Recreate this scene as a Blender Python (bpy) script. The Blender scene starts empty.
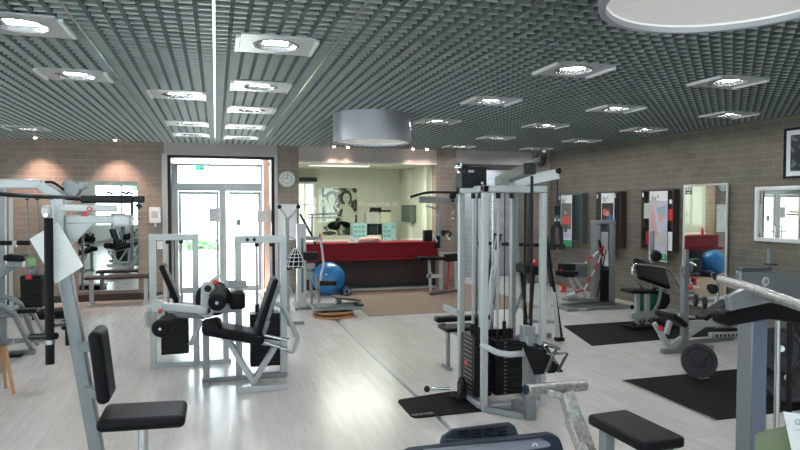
import bpy, bmesh, math, random
from mathutils import Vector as V, Matrix as Mx
R = math.radians
C = bpy.context.scene.collection
sc = bpy.context.scene
random.seed(7)
# ---------------------------------------------------------------- camera
F, H, YAW, PIT = 614.0, 1.84, R(16.7), R(1.87)
fw = V((math.sin(YAW)*math.cos(PIT), math.cos(YAW)*math.cos(PIT), -math.sin(PIT)))
rt = V((math.cos(YAW), -math.sin(YAW), 0)); up = rt.cross(fw)
cd = bpy.data.cameras.new('camera'); cam = bpy.data.objects.new('camera', cd); C.objects.link(cam)
cd.sensor_width = 36; cd.lens = 36*F/800; cd.clip_start = .05; cd.clip_end = 200
cam.matrix_world = Mx(((rt.x, up.x, -fw.x, 0), (rt.y, up.y, -fw.y, 0), (rt.z, up.z, -fw.z, H), (0, 0, 0, 1)))
sc.camera = cam
def ray(px, py): return fw + rt*((px-400)/F) + up*((225-py)/F)
def G(px, py, z=0.):                       # point of the photo on the level z
    d = ray(px, py); return d*((z-H)/d.z) + V((0, 0, H))
def P(px, py, y):                          # point of the photo at depth y in the room
    d = ray(px, py); return d*(y/d.y) + V((0, 0, H))
def Q(px, py, x):                          # point of the photo on the plane x
    d = ray(px, py); return d*(x/d.x) + V((0, 0, H))
# ---------------------------------------------------------------- materials
MT = {}
def mat(name, col=(.5, .5, .5), rough=.5, metal=0., noise=0., nscale=20, bump=0., bscale=200, emit=None, es=0., coat=0., spec=.5):
    m = bpy.data.materials.new(name); m.use_nodes = True; n = m.node_tree.nodes; l = m.node_tree.links
    b = n['Principled BSDF']; b.inputs['Base Color'].default_value = (*col, 1)
    b.inputs['Roughness'].default_value = rough; b.inputs['Metallic'].default_value = metal
    b.inputs['Coat Weight'].default_value = coat; b.inputs['Specular IOR Level'].default_value = spec
    tc = n.new('ShaderNodeTexCoord')
    nz = n.new('ShaderNodeTexNoise'); nz.inputs['Scale'].default_value = nscale; nz.inputs['Detail'].default_value = 4
    l.new(tc.outputs['Object'], nz.inputs['Vector'])
    mr = n.new('ShaderNodeMapRange'); mr.inputs['From Min'].default_value = .3; mr.inputs['From Max'].default_value = .7
    k = max(noise, .03)
    mr.inputs['To Min'].default_value = 1-k; mr.inputs['To Max'].default_value = 1+k
    l.new(nz.outputs['Fac'], mr.inputs['Value'])
    mx = n.new('ShaderNodeVectorMath'); mx.operation = 'SCALE'; mx.inputs[0].default_value = col
    l.new(mr.outputs[0], mx.inputs['Scale']); l.new(mx.outputs[0], b.inputs['Base Color'])
    if bump:
        n2 = n.new('ShaderNodeTexNoise'); n2.inputs['Scale'].default_value = bscale
        l.new(tc.outputs['Object'], n2.inputs['Vector'])
        bp = n.new('ShaderNodeBump'); bp.inputs['Strength'].default_value = bump; bp.inputs['Distance'].default_value = .005
        l.new(n2.outputs['Fac'], bp.inputs['Height']); l.new(bp.outputs[0], b.inputs['Normal'])
    if emit:
        b.inputs['Emission Color'].default_value = (*emit, 1); b.inputs['Emission Strength'].default_value = es
    MT[name] = m; return m
mat('silver', (.225, .235, .243), .36, .3)
mat('silver_mid', (.20, .215, .225), .4, .3)
mat('silver_light', (.43, .445, .445), .36, .15)
mat('silver_dark', (.10, .11, .12), .42, .3)
mat('chrome', (.78, .79, .8), .14, 1.)
mat('steel', (.55, .56, .57), .25, .9)
mat('vinyl', (.0035, .0038, .0048), .5, 0, bump=.25, bscale=350, spec=.16)
mat('foam', (.006, .006, .0065), .7, 0, spec=.2, bump=.5, bscale=400)
mat('black', (.006, .0062, .007), .42, spec=.22)
mat('black_matte', (.006, .006, .0065), .85, spec=.15, bump=.3)
mat('rubber_mat', (.008, .008, .0085), .75, 0, spec=.12, noise=.25, nscale=60, bump=.5, bscale=500)
mat('iron', (.022, .0225, .024), .45, .2, bump=.2, bscale=150, spec=.2)
mat('green', (.02, .30, .10), .5)
mat('leafgreen', (.20, .36, .18), .7, noise=.5, nscale=3)
mat('joint', (.26, .29, .33), .3, .8)
mat('tealplate', (.01, .16, .10), .5)
mat('red', (.55, .015, .02), .4)
mat('counter_red', (.17, .004, .010), .5, 0, noise=.08, spec=.2)
mat('dark_wood', (.030, .015, .011), .55, noise=.3, nscale=12)
mat('box_wood', (.035, .023, .019), .5, noise=.2)
mat('wood', (.48, .25, .11), .45, noise=.15, nscale=10)
mat('white', (.78, .78, .77), .45)
mat('paper', (.72, .72, .72), .8)
mat('ink', (.10, .10, .11), .8)
mat('office_white', (.68, .68, .61), .7)
mat('trim_grey', (.50, .48, .46), .55)
mat('plaster', (.42, .385, .37), .7, noise=.05, nscale=4)
mat('alu', (.62, .60, .58), .45, .6)
mat('drum', (.42, .42, .46), .42, .55)
mat('drum_in', (.84, .83, .81), .8, emit=(1, .96, .92), es=.13)
mat('lattice', (.47, .54, .53), .38, .25)
mat('lattice_long', (.10, .115, .115), .75, 0, spec=.15)
mat('seam', (.62, .70, .66), .22, .9)
mat('lampface', (.50, .53, .54), .35, .2)
mat('clip', (.92, .95, .95), .3)
mat('reflector', (.5, .52, .53), .14, .95, bump=1., bscale=30)
mat('plenum', (.02, .022, .022), .9)
mat('blue_ball', (.010, .16, .42), .28, coat=.3)
mat('bulb', (1, 1, 1), .5, emit=(.93, .97, 1.), es=125.)
mat('warm', (1, 1, 1), .5, emit=(1., .72, .55), es=30.)
mat('exit', (.05, .4, .25), .5, emit=(.05, .75, .45), es=1.6)
mat('striplight', (1, 1, 1), .5, emit=(.95, 1., .9), es=1.1)
mat('carpet', (.27, .20, .155), .95, noise=.2, nscale=25, bump=.6, bscale=600)
mat('asphalt', (.75, .76, .76), .9, noise=.1)
mat('console', (.011, .019, .031), .5, spec=.18)
mat('console_dark', (.010, .014, .020), .35)
mat('console_light', (.15, .155, .19), .3)
mat('olive', (.16, .19, .11), .5)
mat('blueshade', (.035, .05, .12), .35)
mat('wall_plain', (.55, .54, .52), .8)
mat('skin', (.55, .27, .20), .6)
mat('clothblue', (.02, .12, .40), .7)
mat('clothred', (.60, .10, .07), .7)
mat('lilac', (.52, .50, .62), .7)
mat('pink', (.62, .36, .34), .8)
mat('bluegrey', (.30, .42, .44), .6)
mat('beige', (.60, .58, .44), .6)
mat('dgreen', (.11, .14, .12), .5)
mat('rope', (.015, .015, .016), .9, bump=.8, bscale=120)
mat('brownbrick_out', (.60, .42, .36), .8)
def wrap_mat():
    m = mat('plasticwrap', (.40, .39, .365), .24, .6, noise=.3, nscale=30, bump=.8, bscale=45); return m
wrap_mat()
def brick(name, c1, c2, mortar, axes, bw=.29, bh=.108, bump=.5):
    m = bpy.data.materials.new(name); m.use_nodes = True; n = m.node_tree.nodes; l = m.node_tree.links
    b = n['Principled BSDF']; b.inputs['Roughness'].default_value = .85
    ge = n.new('ShaderNodeNewGeometry'); sp = n.new('ShaderNodeSeparateXYZ'); cb = n.new('ShaderNodeCombineXYZ')
    l.new(ge.outputs['Position'], sp.inputs[0])
    ns = n.new('ShaderNodeTexNoise'); ns.inputs['Scale'].default_value = 3.; l.new(ge.outputs['Position'], ns.inputs['Vector'])
    l.new(sp.outputs[axes], cb.inputs[0]); l.new(sp.outputs['Z'], cb.inputs[1])
    t = n.new('ShaderNodeTexBrick'); t.inputs['Scale'].default_value = 1.
    t.inputs['Brick Width'].default_value = bw; t.inputs['Row Height'].default_value = bh
    t.inputs['Mortar Size'].default_value = .0055; t.inputs['Mortar Smooth'].default_value = .3; t.inputs['Bias'].default_value = 0
    t.inputs['Color1'].default_value = (*c1, 1); t.inputs['Color2'].default_value = (*c2, 1); t.inputs['Mortar'].default_value = (*mortar, 1)
    l.new(cb.outputs[0], t.inputs['Vector'])
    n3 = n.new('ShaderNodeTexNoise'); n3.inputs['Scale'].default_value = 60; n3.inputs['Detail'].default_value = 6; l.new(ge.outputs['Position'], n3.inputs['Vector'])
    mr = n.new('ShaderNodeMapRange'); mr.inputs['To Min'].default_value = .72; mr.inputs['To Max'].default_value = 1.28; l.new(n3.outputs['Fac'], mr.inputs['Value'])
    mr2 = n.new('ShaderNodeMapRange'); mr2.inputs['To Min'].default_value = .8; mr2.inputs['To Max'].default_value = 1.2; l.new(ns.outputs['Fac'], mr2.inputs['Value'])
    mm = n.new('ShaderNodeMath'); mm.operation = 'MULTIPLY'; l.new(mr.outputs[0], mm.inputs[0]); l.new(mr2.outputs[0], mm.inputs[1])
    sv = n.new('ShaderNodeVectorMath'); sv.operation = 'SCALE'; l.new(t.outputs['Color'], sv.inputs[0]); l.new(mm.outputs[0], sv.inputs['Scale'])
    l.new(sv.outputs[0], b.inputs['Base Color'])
    bp = n.new('ShaderNodeBump'); bp.invert = True; bp.inputs['Strength'].default_value = bump; bp.inputs['Distance'].default_value = .01
    l.new(t.outputs['Fac'], bp.inputs['Height'])
    bp2 = n.new('ShaderNodeBump'); bp2.inputs['Strength'].default_value = .35; bp2.inputs['Distance'].default_value = .006
    l.new(n3.outputs['Fac'], bp2.inputs['Height']); l.new(bp.outputs[0], bp2.inputs['Normal']); l.new(bp2.outputs[0], b.inputs['Normal'])
    MT[name] = m
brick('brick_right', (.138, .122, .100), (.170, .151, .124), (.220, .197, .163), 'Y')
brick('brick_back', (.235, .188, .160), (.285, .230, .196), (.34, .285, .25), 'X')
brick('brick_alcove', (.36, .37, .38), (.44, .45, .46), (.32, .33, .34), 'X')
def floor_mat():
    m = bpy.data.materials.new('laminate'); m.use_nodes = True; n = m.node_tree.nodes; l = m.node_tree.links
    b = n['Principled BSDF']
    ge = n.new('ShaderNodeNewGeometry'); sp = n.new('ShaderNodeSeparateXYZ'); l.new(ge.outputs['Position'], sp.inputs[0])
    cb = n.new('ShaderNodeCombineXYZ'); l.new(sp.outputs['Y'], cb.inputs[0]); l.new(sp.outputs['X'], cb.inputs[1])
    t = n.new('ShaderNodeTexBrick'); t.inputs['Scale'].default_value = 1; t.inputs['Brick Width'].default_value = 1.3; t.inputs['Row Height'].default_value = .19
    t.inputs['Mortar Size'].default_value = .0012; t.inputs['Color1'].default_value = (.60, .562, .528, 1); t.inputs['Color2'].default_value = (.66, .62, .588, 1)
    t.inputs['Mortar'].default_value = (.50, .47, .44, 1); t.offset = .37; l.new(cb.outputs[0], t.inputs['Vector'])
    mp = n.new('ShaderNodeMapping'); mp.inputs['Scale'].default_value = (.9, 9, 1); l.new(cb.outputs[0], mp.inputs['Vector'])
    nz = n.new('ShaderNodeTexNoise'); nz.inputs['Scale'].default_value = 2.2; nz.inputs['Detail'].default_value = 7; nz.inputs['Roughness'].default_value = .62; l.new(mp.outputs[0], nz.inputs['Vector'])
    mr = n.new('ShaderNodeMapRange'); mr.inputs['From Min'].default_value = .3; mr.inputs['From Max'].default_value = .7; mr.inputs['To Min'].default_value = .91; mr.inputs['To Max'].default_value = 1.07
    l.new(nz.outputs['Fac'], mr.inputs['Value'])
    sv = n.new('ShaderNodeVectorMath'); sv.operation = 'SCALE'; l.new(t.outputs['Color'], sv.inputs[0]); l.new(mr.outputs[0], sv.inputs['Scale'])
    l.new(sv.outputs[0], b.inputs['Base Color']); b.inputs['Roughness'].default_value = .30
    mr3 = n.new('ShaderNodeMapRange'); mr3.inputs['To Min'].default_value = .17; mr3.inputs['To Max'].default_value = .30; l.new(nz.outputs['Fac'], mr3.inputs['Value']); l.new(mr3.outputs[0], b.inputs['Roughness'])
    MT['laminate'] = m
floor_mat()
def glass_mat(name, tint, refl=1.):
    m = bpy.data.materials.new(name); m.use_nodes = True; n = m.node_tree.nodes; l = m.node_tree.links
    n.remove(n['Principled BSDF']); o = n['Material Output']
    tr = n.new('ShaderNodeBsdfTransparent'); tr.inputs[0].default_value = (*tint, 1)
    gl = n.new('ShaderNodeBsdfGlossy'); gl.inputs['Roughness'].default_value = .01
    fr = n.new('ShaderNodeLayerWeight'); fr.inputs['Blend'].default_value = .5
    pw = n.new('ShaderNodeMath'); pw.operation = 'POWER'; pw.inputs[1].default_value = 4.5; l.new(fr.outputs['Facing'], pw.inputs[0])
    ma = n.new('ShaderNodeMath'); ma.operation = 'MULTIPLY_ADD'; ma.inputs[1].default_value = .5; ma.inputs[2].default_value = .025; l.new(pw.outputs[0], ma.inputs[0])
    mx = n.new('ShaderNodeMixShader'); l.new(ma.outputs[0], mx.inputs[0]); l.new(tr.outputs[0], mx.inputs[1]); l.new(gl.outputs[0], mx.inputs[2])
    l.new(mx.outputs[0], o.inputs[0]); MT[name] = m
glass_mat('glass', (.96, .99, .97)); glass_mat('glass_green', (.86, .91, .86))
def mirror_mat():
    m = bpy.data.materials.new('mirror'); m.use_nodes = True; b = m.node_tree.nodes['Principled BSDF']
    b.inputs['Base Color'].default_value = (.78, .82, .80, 1); b.inputs['Metallic'].default_value = 1; b.inputs['Roughness'].default_value = .0
    MT['mirror'] = m
mirror_mat()
def photo_mat(name, dark, light, scale, thr=.5):   # blotchy monochrome print
    m = bpy.data.materials.new(name); m.use_nodes = True; n = m.node_tree.nodes; l = m.node_tree.links
    b = n['Principled BSDF']; b.inputs['Roughness'].default_value = .6
    tc = n.new('ShaderNodeTexCoord'); nz = n.new('ShaderNodeTexNoise'); nz.inputs['Scale'].default_value = scale; nz.inputs['Detail'].default_value = 2; nz.inputs['Distortion'].default_value = 1.2
    l.new(tc.outputs['Object'], nz.inputs['Vector'])
    cr = n.new('ShaderNodeValToRGB'); cr.color_ramp.elements[0].position = thr-.05; cr.color_ramp.elements[1].position = thr+.05
    cr.color_ramp.elements[0].color = (*dark, 1); cr.color_ramp.elements[1].color = (*light, 1)
    l.new(nz.outputs['Fac'], cr.inputs[0]); l.new(cr.outputs[0], b.inputs['Base Color']); MT[name] = m
photo_mat('photo_bw', (.03, .035, .03), (.55, .58, .48), 5.)
photo_mat('photo_dark', (.012, .016, .024), (.10, .12, .15), 7., .58)
# ---------------------------------------------------------------- mesh builder
class MB:
    def __init__(s): s.v = []; s.f = []
    def add(s, vs, fs):
        k = len(s.v); s.v += [V(p) for p in vs]; s.f += [tuple(i+k for i in f) for f in fs]; return s
    def box(s, c, d, rz=0, M=None):
        c = V(c); M = M or Mx.Rotation(rz, 3, 'Z')
        vs = [c + M @ V((x*d[0]/2, y*d[1]/2, z*d[2]/2)) for x in (-1, 1) for y in (-1, 1) for z in (-1, 1)]
        return s.add(vs, [(0, 1, 3, 2), (4, 6, 7, 5), (0, 4, 5, 1), (2, 3, 7, 6), (0, 2, 6, 4), (1, 5, 7, 3)])
    def bb(s, x0, x1, y0, y1, z0, z1): return s.box(((x0+x1)/2, (y0+y1)/2, (z0+z1)/2), (abs(x1-x0), abs(y1-y0), abs(z1-z0)))
    def beam(s, a, b, w, h, upv=(0, 0, 1), roll=0, e0=0, e1=0):
        a = V(a); b = V(b); d = (b-a); L = d.length; d.normalize(); a = a-d*e0; b = b+d*e1; u = V(upv)
        if abs(d.dot(u)) > .98: u = V((0, 1, 0))
        x = d.cross(u).normalized(); z = x.cross(d).normalized()
        if roll: q = Mx.Rotation(roll, 3, d); x = q @ x; z = q @ z
        vs = [p + x*(i*w/2) + z*(j*h/2) for p in (a, b) for i in (-1, 1) for j in (-1, 1)]
        return s.add(vs, [(0, 1, 3, 2), (4, 6, 7, 5), (0, 4, 5, 1), (2, 3, 7, 6), (0, 2, 6, 4), (1, 5, 7, 3)])
    def tube(s, pts, r, n=10, fil=0, close=False, seg=5):
        pts = [V(p) for p in pts]
        if fil and len(pts) > 2:
            o = [pts[0]]
            for i in range(1, len(pts)-1):
                a, p, b = pts[i-1], pts[i], pts[i+1]; da = (a-p); db = (b-p); k = min(fil, da.length*.45, db.length*.45)
                p0 = p+da.normalized()*k; p1 = p+db.normalized()*k
                for j in range(seg+1):
                    t = j/seg; o.append(p0*(1-t)**2 + p*2*t*(1-t) + p1*t*t)
            o.append(pts[-1]); pts = o
        m = len(pts); k0 = len(s.v); prev = None
        rs = r if isinstance(r, (list, tuple)) else [r]*m
        for i, p in enumerate(pts):
            if close: d = pts[(i+1) % m]-pts[i-1]
            else: d = pts[min(i+1, m-1)]-pts[max(i-1, 0)]
            d.normalize()
            if prev is None:
                u = V((0, 0, 1)) if abs(d.z) < .9 else V((1, 0, 0)); x = d.cross(u).normalized()
            else: x = (prev - d*prev.dot(d)).normalized()
            prev = x; y = d.cross(x)
            for j in range(n):
                a = 2*math.pi*j/n; s.v.append(p + (x*math.cos(a)+y*math.sin(a))*rs[i if i < len(rs) else -1])
        for i in range(m if close else m-1):
            for j in range(n):
                a = k0+i*n+j; b = k0+i*n+(j+1) % n; c = k0+((i+1) % m)*n+(j+1) % n; d = k0+((i+1) % m)*n+j
                s.f.append((a, b, c, d))
        if not close:
            s.f.append(tuple(k0+j for j in range(n))[::-1]); s.f.append(tuple(k0+(m-1)*n+j for j in range(n)))
        return s
    def cyl(s, a, b, r, n=24): return s.tube([a, b], r, n)
    def lathe(s, o, ax, prof, n=32):          # prof: (radius, distance along axis)
        o = V(o); ax = V(ax).normalized(); u = V((0, 0, 1)) if abs(ax.z) < .9 else V((1, 0, 0)); x = ax.cross(u).normalized(); y = ax.cross(x)
        k = len(s.v); m = len(prof)
        for r, h in prof:
            for j in range(n):
                a = 2*math.pi*j/n; s.v.append(o+ax*h+(x*math.cos(a)+y*math.sin(a))*max(r, 1e-4))
        for i in range(m-1):
            for j in range(n):
                s.f.append((k+i*n+j, k+i*n+(j+1) % n, k+(i+1)*n+(j+1) % n, k+(i+1)*n+j))
        return s
    def prism(s, pts, off):                   # polygon pushed along off
        pts = [V(p) for p in pts]; off = V(off); n = len(pts)
        return s.add(pts+[p+off for p in pts], [tuple(range(n))[::-1], tuple(range(n, 2*n))] + [(i, (i+1) % n, n+(i+1) % n, n+i) for i in range(n)])
    def ball(s, c, r, n=20, sc3=(1, 1, 1)):
        c = V(c); k = len(s.v); m = n//2
        for i in range(m+1):
            t = math.pi*i/m
            for j in range(n):
                a = 2*math.pi*j/n; s.v.append(c+V((r*sc3[0]*math.sin(t)*math.cos(a), r*sc3[1]*math.sin(t)*math.sin(a), r*sc3[2]*math.cos(t))))
        for i in range(m):
            for j in range(n): s.f.append((k+i*n+j, k+(i+1)*n+j, k+(i+1)*n+(j+1) % n, k+i*n+(j+1) % n))
        return s
def link_mesh(name, mb, m, inv=None, bevel=0, seg=2, smooth=True):
    me = bpy.data.meshes.new(name); vs = [inv @ p for p in mb.v] if inv else mb.v
    me.from_pydata([tuple(p) for p in vs], [], mb.f); me.validate()
    bm = bmesh.new(); bm.from_mesh(me); bmesh.ops.recalc_face_normals(bm, faces=bm.faces); bm.to_mesh(me); bm.free()
    me.materials.append(MT[m])
    if smooth: me.shade_smooth(); me.set_sharp_from_angle(angle=R(38))
    o = bpy.data.objects.new(name, me); C.objects.link(o)
    if bevel:
        b = o.modifiers.new('bevel', 'BEVEL'); b.width = bevel; b.segments = seg; b.limit_method = 'ANGLE'; b.angle_limit = R(40); b.use_clamp_overlap = True
        b.harden_normals = False
    return o
def tag(o, label, cat, group=None):
    o['label'] = label; o['category'] = cat
    if group: o['group'] = group
    return o
class T:
    def __init__(s, name, label, cat, loc=(0, 0, 0), rz=0, group=None, local=False):
        o = bpy.data.objects.new(name, None); C.objects.link(o); o.empty_display_size = .1
        s.M = Mx.Translation(V(loc)) @ Mx.Rotation(rz, 4, 'Z'); o.matrix_world = s.M; s.o = o
        s.inv = None if local else s.M.inverted(); tag(o, label, cat, group)
    def part(s, name, mb, m, parent=None, label=None, bevel=0, seg=2, smooth=True):
        c = link_mesh(name, mb, m, s.inv, bevel, seg, smooth); c.parent = parent or s.o
        if label: c['label'] = label
        return c
def solo(name, mb, m, label, cat, loc=None, group=None, bevel=0, seg=2, smooth=True):
    if loc is None:
        xs = [p.x for p in mb.v]; ys = [p.y for p in mb.v]; zs = [p.z for p in mb.v]
        loc = ((min(xs)+max(xs))/2, (min(ys)+max(ys))/2, min(zs))
    Mt = Mx.Translation(V(loc)); o = link_mesh(name, mb, m, Mt.inverted(), bevel, seg, smooth); o.matrix_world = Mt
    return tag(o, label, cat, group)
def struct(name, mb, m, bevel=0, smooth=False, parent=None):
    o = link_mesh(name, mb, m, None, bevel, 2, smooth); o['kind'] = 'structure'
    if parent: o.parent = parent
    return o
def copy_tree(o, parent=None):
    c = o.copy(); C.objects.link(c)
    if parent: c.parent = parent; c.matrix_parent_inverse = o.matrix_parent_inverse.copy()
    for ch in list(o.children): copy_tree(ch, c)
    return c
def text_mesh(t, body, size, org, xdir, ydir, m, name='lettering', ext=.0008, align='LEFT', parent=None, bold=0):
    cu = bpy.data.curves.new('tmp', 'FONT'); cu.body = body; cu.size = size; cu.extrude = ext; cu.align_x = align; cu.resolution_u = 2; cu.offset = bold
    ob = bpy.data.objects.new('tmp', cu); C.objects.link(ob); bpy.context.view_layer.update()
    me = bpy.data.meshes.new_from_object(ob); x = V(xdir).normalized(); y = V(ydir).normalized(); z = x.cross(y)
    mb = MB(); mb.add([V(org)+x*v.co.x+y*v.co.y+z*v.co.z for v in me.vertices], [tuple(p.vertices) for p in me.polygons])
    bpy.data.objects.remove(ob); bpy.data.curves.remove(cu); bpy.data.meshes.remove(me)
    return t.part(name, mb, m, parent=parent, smooth=False)
WORLD = 11; EXPO = 0.25
# ================================================================ ROOM
YB, XR, ZC, XL, YF = 12.86, 7.55, 3.065, -6.2, -4.5
b = MB(); b.bb(XL-.3, XR+.3, YF-.3, 17.6, -.2, 0); struct('floor', b, 'laminate')
# carpeted zone in front of the counter, let into the laminate
b = MB(); c0 = G(360, 314.5); b.bb(2.42, 5.6, 9.8, 13.2, 0, .008); struct('floor_carpet', b, 'carpet')
b = MB(); b.bb(1.808, 1.848, 4.0, 9.72, 0, .004); struct('trim_floor_joint', b, 'joint')
# --- lamps positions, open-cell ceiling with holes for them
PT = .885/8
cols = {'a': (-2.85, [11.1]), 'b': (-1.25, [4.75, 6.43]), 'c': (-.39, [7.25, 9.75, 11.25]), 'd': (.45, [4.79, 6.5, 8.12, 9.88, 11.48]),
        'e': (3.10, [4.90, 6.63, 8.47]), 'f': (4.86, [4.93, 6.70, 8.44, 10.18, 11.94]), 'g': (6.64, [6.70, 8.43, 10.18, 11.9])}
extra = [(x, y) for x in (-1.25, .45, 3.1, 4.86) for y in (3.1, 1.3, -.6)] + [(-3.6, 7.), (-3.6, 3.1)]
lamps = [(x, y) for x, ys in cols.values() for y in ys]
drums = [(3.0, 7.55, .5), (2.62, 1.92, .5)]
def cut(lo, hi, holes):
    seg = [(lo, hi)]
    for a, c in holes:
        seg = [q for s0, s1 in seg for q in ((s0, min(s1, a)), (max(s0, c), s1)) if q[1]-q[0] > .01]
    return seg
gx = MB(); gl_ = MB(); fh = .062
i0 = math.ceil(XL/PT); i1 = math.floor(XR/PT)
for i in range(i0, i1+1):
    x = i*PT
    if i in (-8, 0, 8): continue
    for s0, s1 in cut(YF, YB-.02, [(y-.2, y+.2) for lx, y in lamps+extra if abs(lx-x) < .2]): gl_.bb(x-.0145, x+.0145, s0, s1, ZC-.001, ZC+fh)
for j in range(math.ceil(YF/PT), math.floor((YB-.02)/PT)+1):
    y = j*PT
    for s0, s1 in cut(XL, XR, [(lx-.2, lx+.2) for lx, ly in lamps+extra if abs(ly-y) < .2]): gx.bb(s0, s1, y-.006, y+.006, ZC, ZC+fh)
struct('ceiling', gx, 'lattice'); struct('ceiling_rib', gl_, 'lattice_long')
b = MB()
for k in (-1, 0, 1):
    x = k*.885
    if XL < x < XR: b.bb(x-.009, x+.009, YF, YB-.03, ZC-.004, ZC+fh)
struct('ceiling_seam', b, 'seam')
b = MB(); b.bb(XL-.3, XR+.3, YF-.3, YB, ZC+.35, ZC+.5); struct('ceiling_slab', b, 'plenum')
# --- walls
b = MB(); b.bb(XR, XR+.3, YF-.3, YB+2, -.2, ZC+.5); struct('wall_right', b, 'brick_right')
b = MB()
DL, DR, DT = -.87, 1.13, 2.82                       # door opening
CL, CR, CT = 1.66, 4.70, 2.76                       # counter opening
AL, AR = 5.17, 7.05
b.bb(XL-.3, DL-.09, YB, YB+.3, 0, ZC+.5); b.bb(DR+.09, CL, YB, YB+.3, 0, ZC+.5)
b.bb(CR, AL, YB, YB+.3, 0, ZC+.5); b.bb(AR, XR, YB, YB+.3, 0, ZC+.5)
struct('wall_back', b, 'brick_back')
b = MB(); b.bb(DL-.09, DR+.09, YB-.02, YB+.3, DT+.0, ZC+.06); b.bb(CL, CR, YB-.035, YB+.25, CT, ZC+.06); b.bb(AL, AR, YB-.02, YB+.3, CT, ZC+.06)
b.bb(DL-.09, AR, YB, YB+.3, ZC+.06, ZC+.5)
struct('trim_1', b, 'plaster')
b = MB(); b.bb(DL-.13, DL-.03, YB-.035, YB+.3, 0, DT+.02); b.bb(DR+.03, DR+.10, YB-.035, YB+.3, 0, DT+.02); struct('trim_2', b, 'trim_grey', .005)
b = MB(); b.bb(CL, CR, YB-.05, YB+.05, CT-.035, CT); struct('trim_3', b, 'alu')
b = MB(); b.bb(AL, AR, YB-.03, YB+.1, CT-.12, CT); b.bb(AL, AL+.05, YB-.01, YB+.1, 0, CT-.09); b.bb(AR-.05, AR, YB-.01, YB+.1, 0, CT-.09); struct('trim_4', b, 'box_wood')
b = MB(); b.bb(XL, DL-.13, YB-.02, YB, 0, .13); struct('wall_foot_shade', b, 'dark_wood')  # dark strip standing for the shade at the foot of the brick
# left wall and wall behind the camera, both with real window openings
def wall_open(name, axis, pos, th, a0, a1, z1, holes, m):
    w = MB(); cuts = sorted(holes); x = a0
    def q(s, e, zz0, zz1):
        if axis == 'x': w.bb(pos, pos+th, s, e, zz0, zz1)
        else: w.bb(s, e, pos, pos+th, zz0, zz1)
    for h0, h1, zb, zt in cuts:
        q(x, h0, 0, z1); q(h0, h1, 0, zb); q(h0, h1, zt, z1); x = h1
    q(x, a1, 0, z1); struct(name, w, m)
lw = [(-3.4, -1.2, .9, 2.75), (0.2, 2.4, .9, 2.75), (4.0, 6.2, .9, 2.75), (7.8, 10.0, .9, 2.75)]
fwn = [(-5.2, -3.0, .9, 2.75), (-2.2, 0., .9, 2.75), (.8, 3.0, .9, 2.75), (3.8, 6., .9, 2.75)]
wall_open('wall_left', 'x', XL-.3, .3, YF-.3, YB+.3, ZC+.5, lw, 'wall_plain')
wall_open('wall_front', 'y', YF-.3, .3, XL, XR, ZC+.5, fwn, 'wall_plain')
k = 1
for axis, pos, hs in (('x', XL-.15, lw), ('y', YF-.15, fwn)):
    for h0, h1, zb, zt in hs:
        f = MB(); g = MB(); mid = (h0+h1)/2
        def q(m_, s, e, zz0, zz1, t=.03):
            if axis == 'x': m_.bb(pos-t, pos+t, s, e, zz0, zz1)
            else: m_.bb(s, e, pos-t, pos+t, zz0, zz1)
        q(f, h0, h1, zb, zb+.06); q(f, h0, h1, zt-.06, zt); q(f, h0, h0+.06, zb+.06, zt-.06); q(f, h1-.06, h1, zb+.06, zt-.06); q(f, mid-.04, mid+.04, zb+.06, zt-.06)
        q(g, h0+.06, h1-.06, zb+.06, zt-.06, .003)
        o = struct('window_%d' % k, f, 'white'); struct('pane', g, 'glass', parent=o); k += 1
# --- alcove behind the dark-framed opening (pale brick)
b = MB(); b.bb(5.185, XR, 14.4, 14.6, 0, ZC); struct('wall_alcove', b, 'brick_alcove')
b = MB(); b.bb(5.185, XR, YB+.3, 14.4, CT+.1, CT+.2); struct('ceiling_alcove', b, 'plaster')
# --- entrance: dark reveal, grey aluminium vestibule frame with glazed door, in depth
dr = MB(); dr.bb(DL-.03, DL+.03, YB-.02, YB+.25, 0, DT); dr.bb(DR-.03, DR+.03, YB-.02, YB+.25, 0, DT); dr.bb(DL+.03, DR-.03, YB-.02, YB+.25, DT-.05, DT)
D1 = struct('door_1', dr, 'black')
yv = YB+.45
a = MB(); xa, xb = P(178, 200, yv).x, P(261, 200, yv).x; xm0, xm1 = P(219, 200, yv).x, P(226, 200, yv).x; zt = P(200, 166, yv).z; zb2 = P(200, 183, yv).z; zb1 = P(200, 191, yv).z
w = .12
a.bb(xa-.13, xa, yv, yv+.08, 0, zt); a.bb(xb, xb+.03, yv, yv+.08, 0, zt); a.bb(xa, xb, yv, yv+.08, zb1, zb2); a.bb(xm0, xm1, yv, yv+.08, 0, zb1); a.bb(xa-.13, xb+.03, yv, yv+.08, zt, zt+.05)
struct('door_frame', a, 'silver_light', .004, parent=D1)
g = MB(); g.bb(xa, xb, yv+.03, yv+.04, zb2, zt); struct('transom_pane', g, 'glass', parent=D1)
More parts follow.
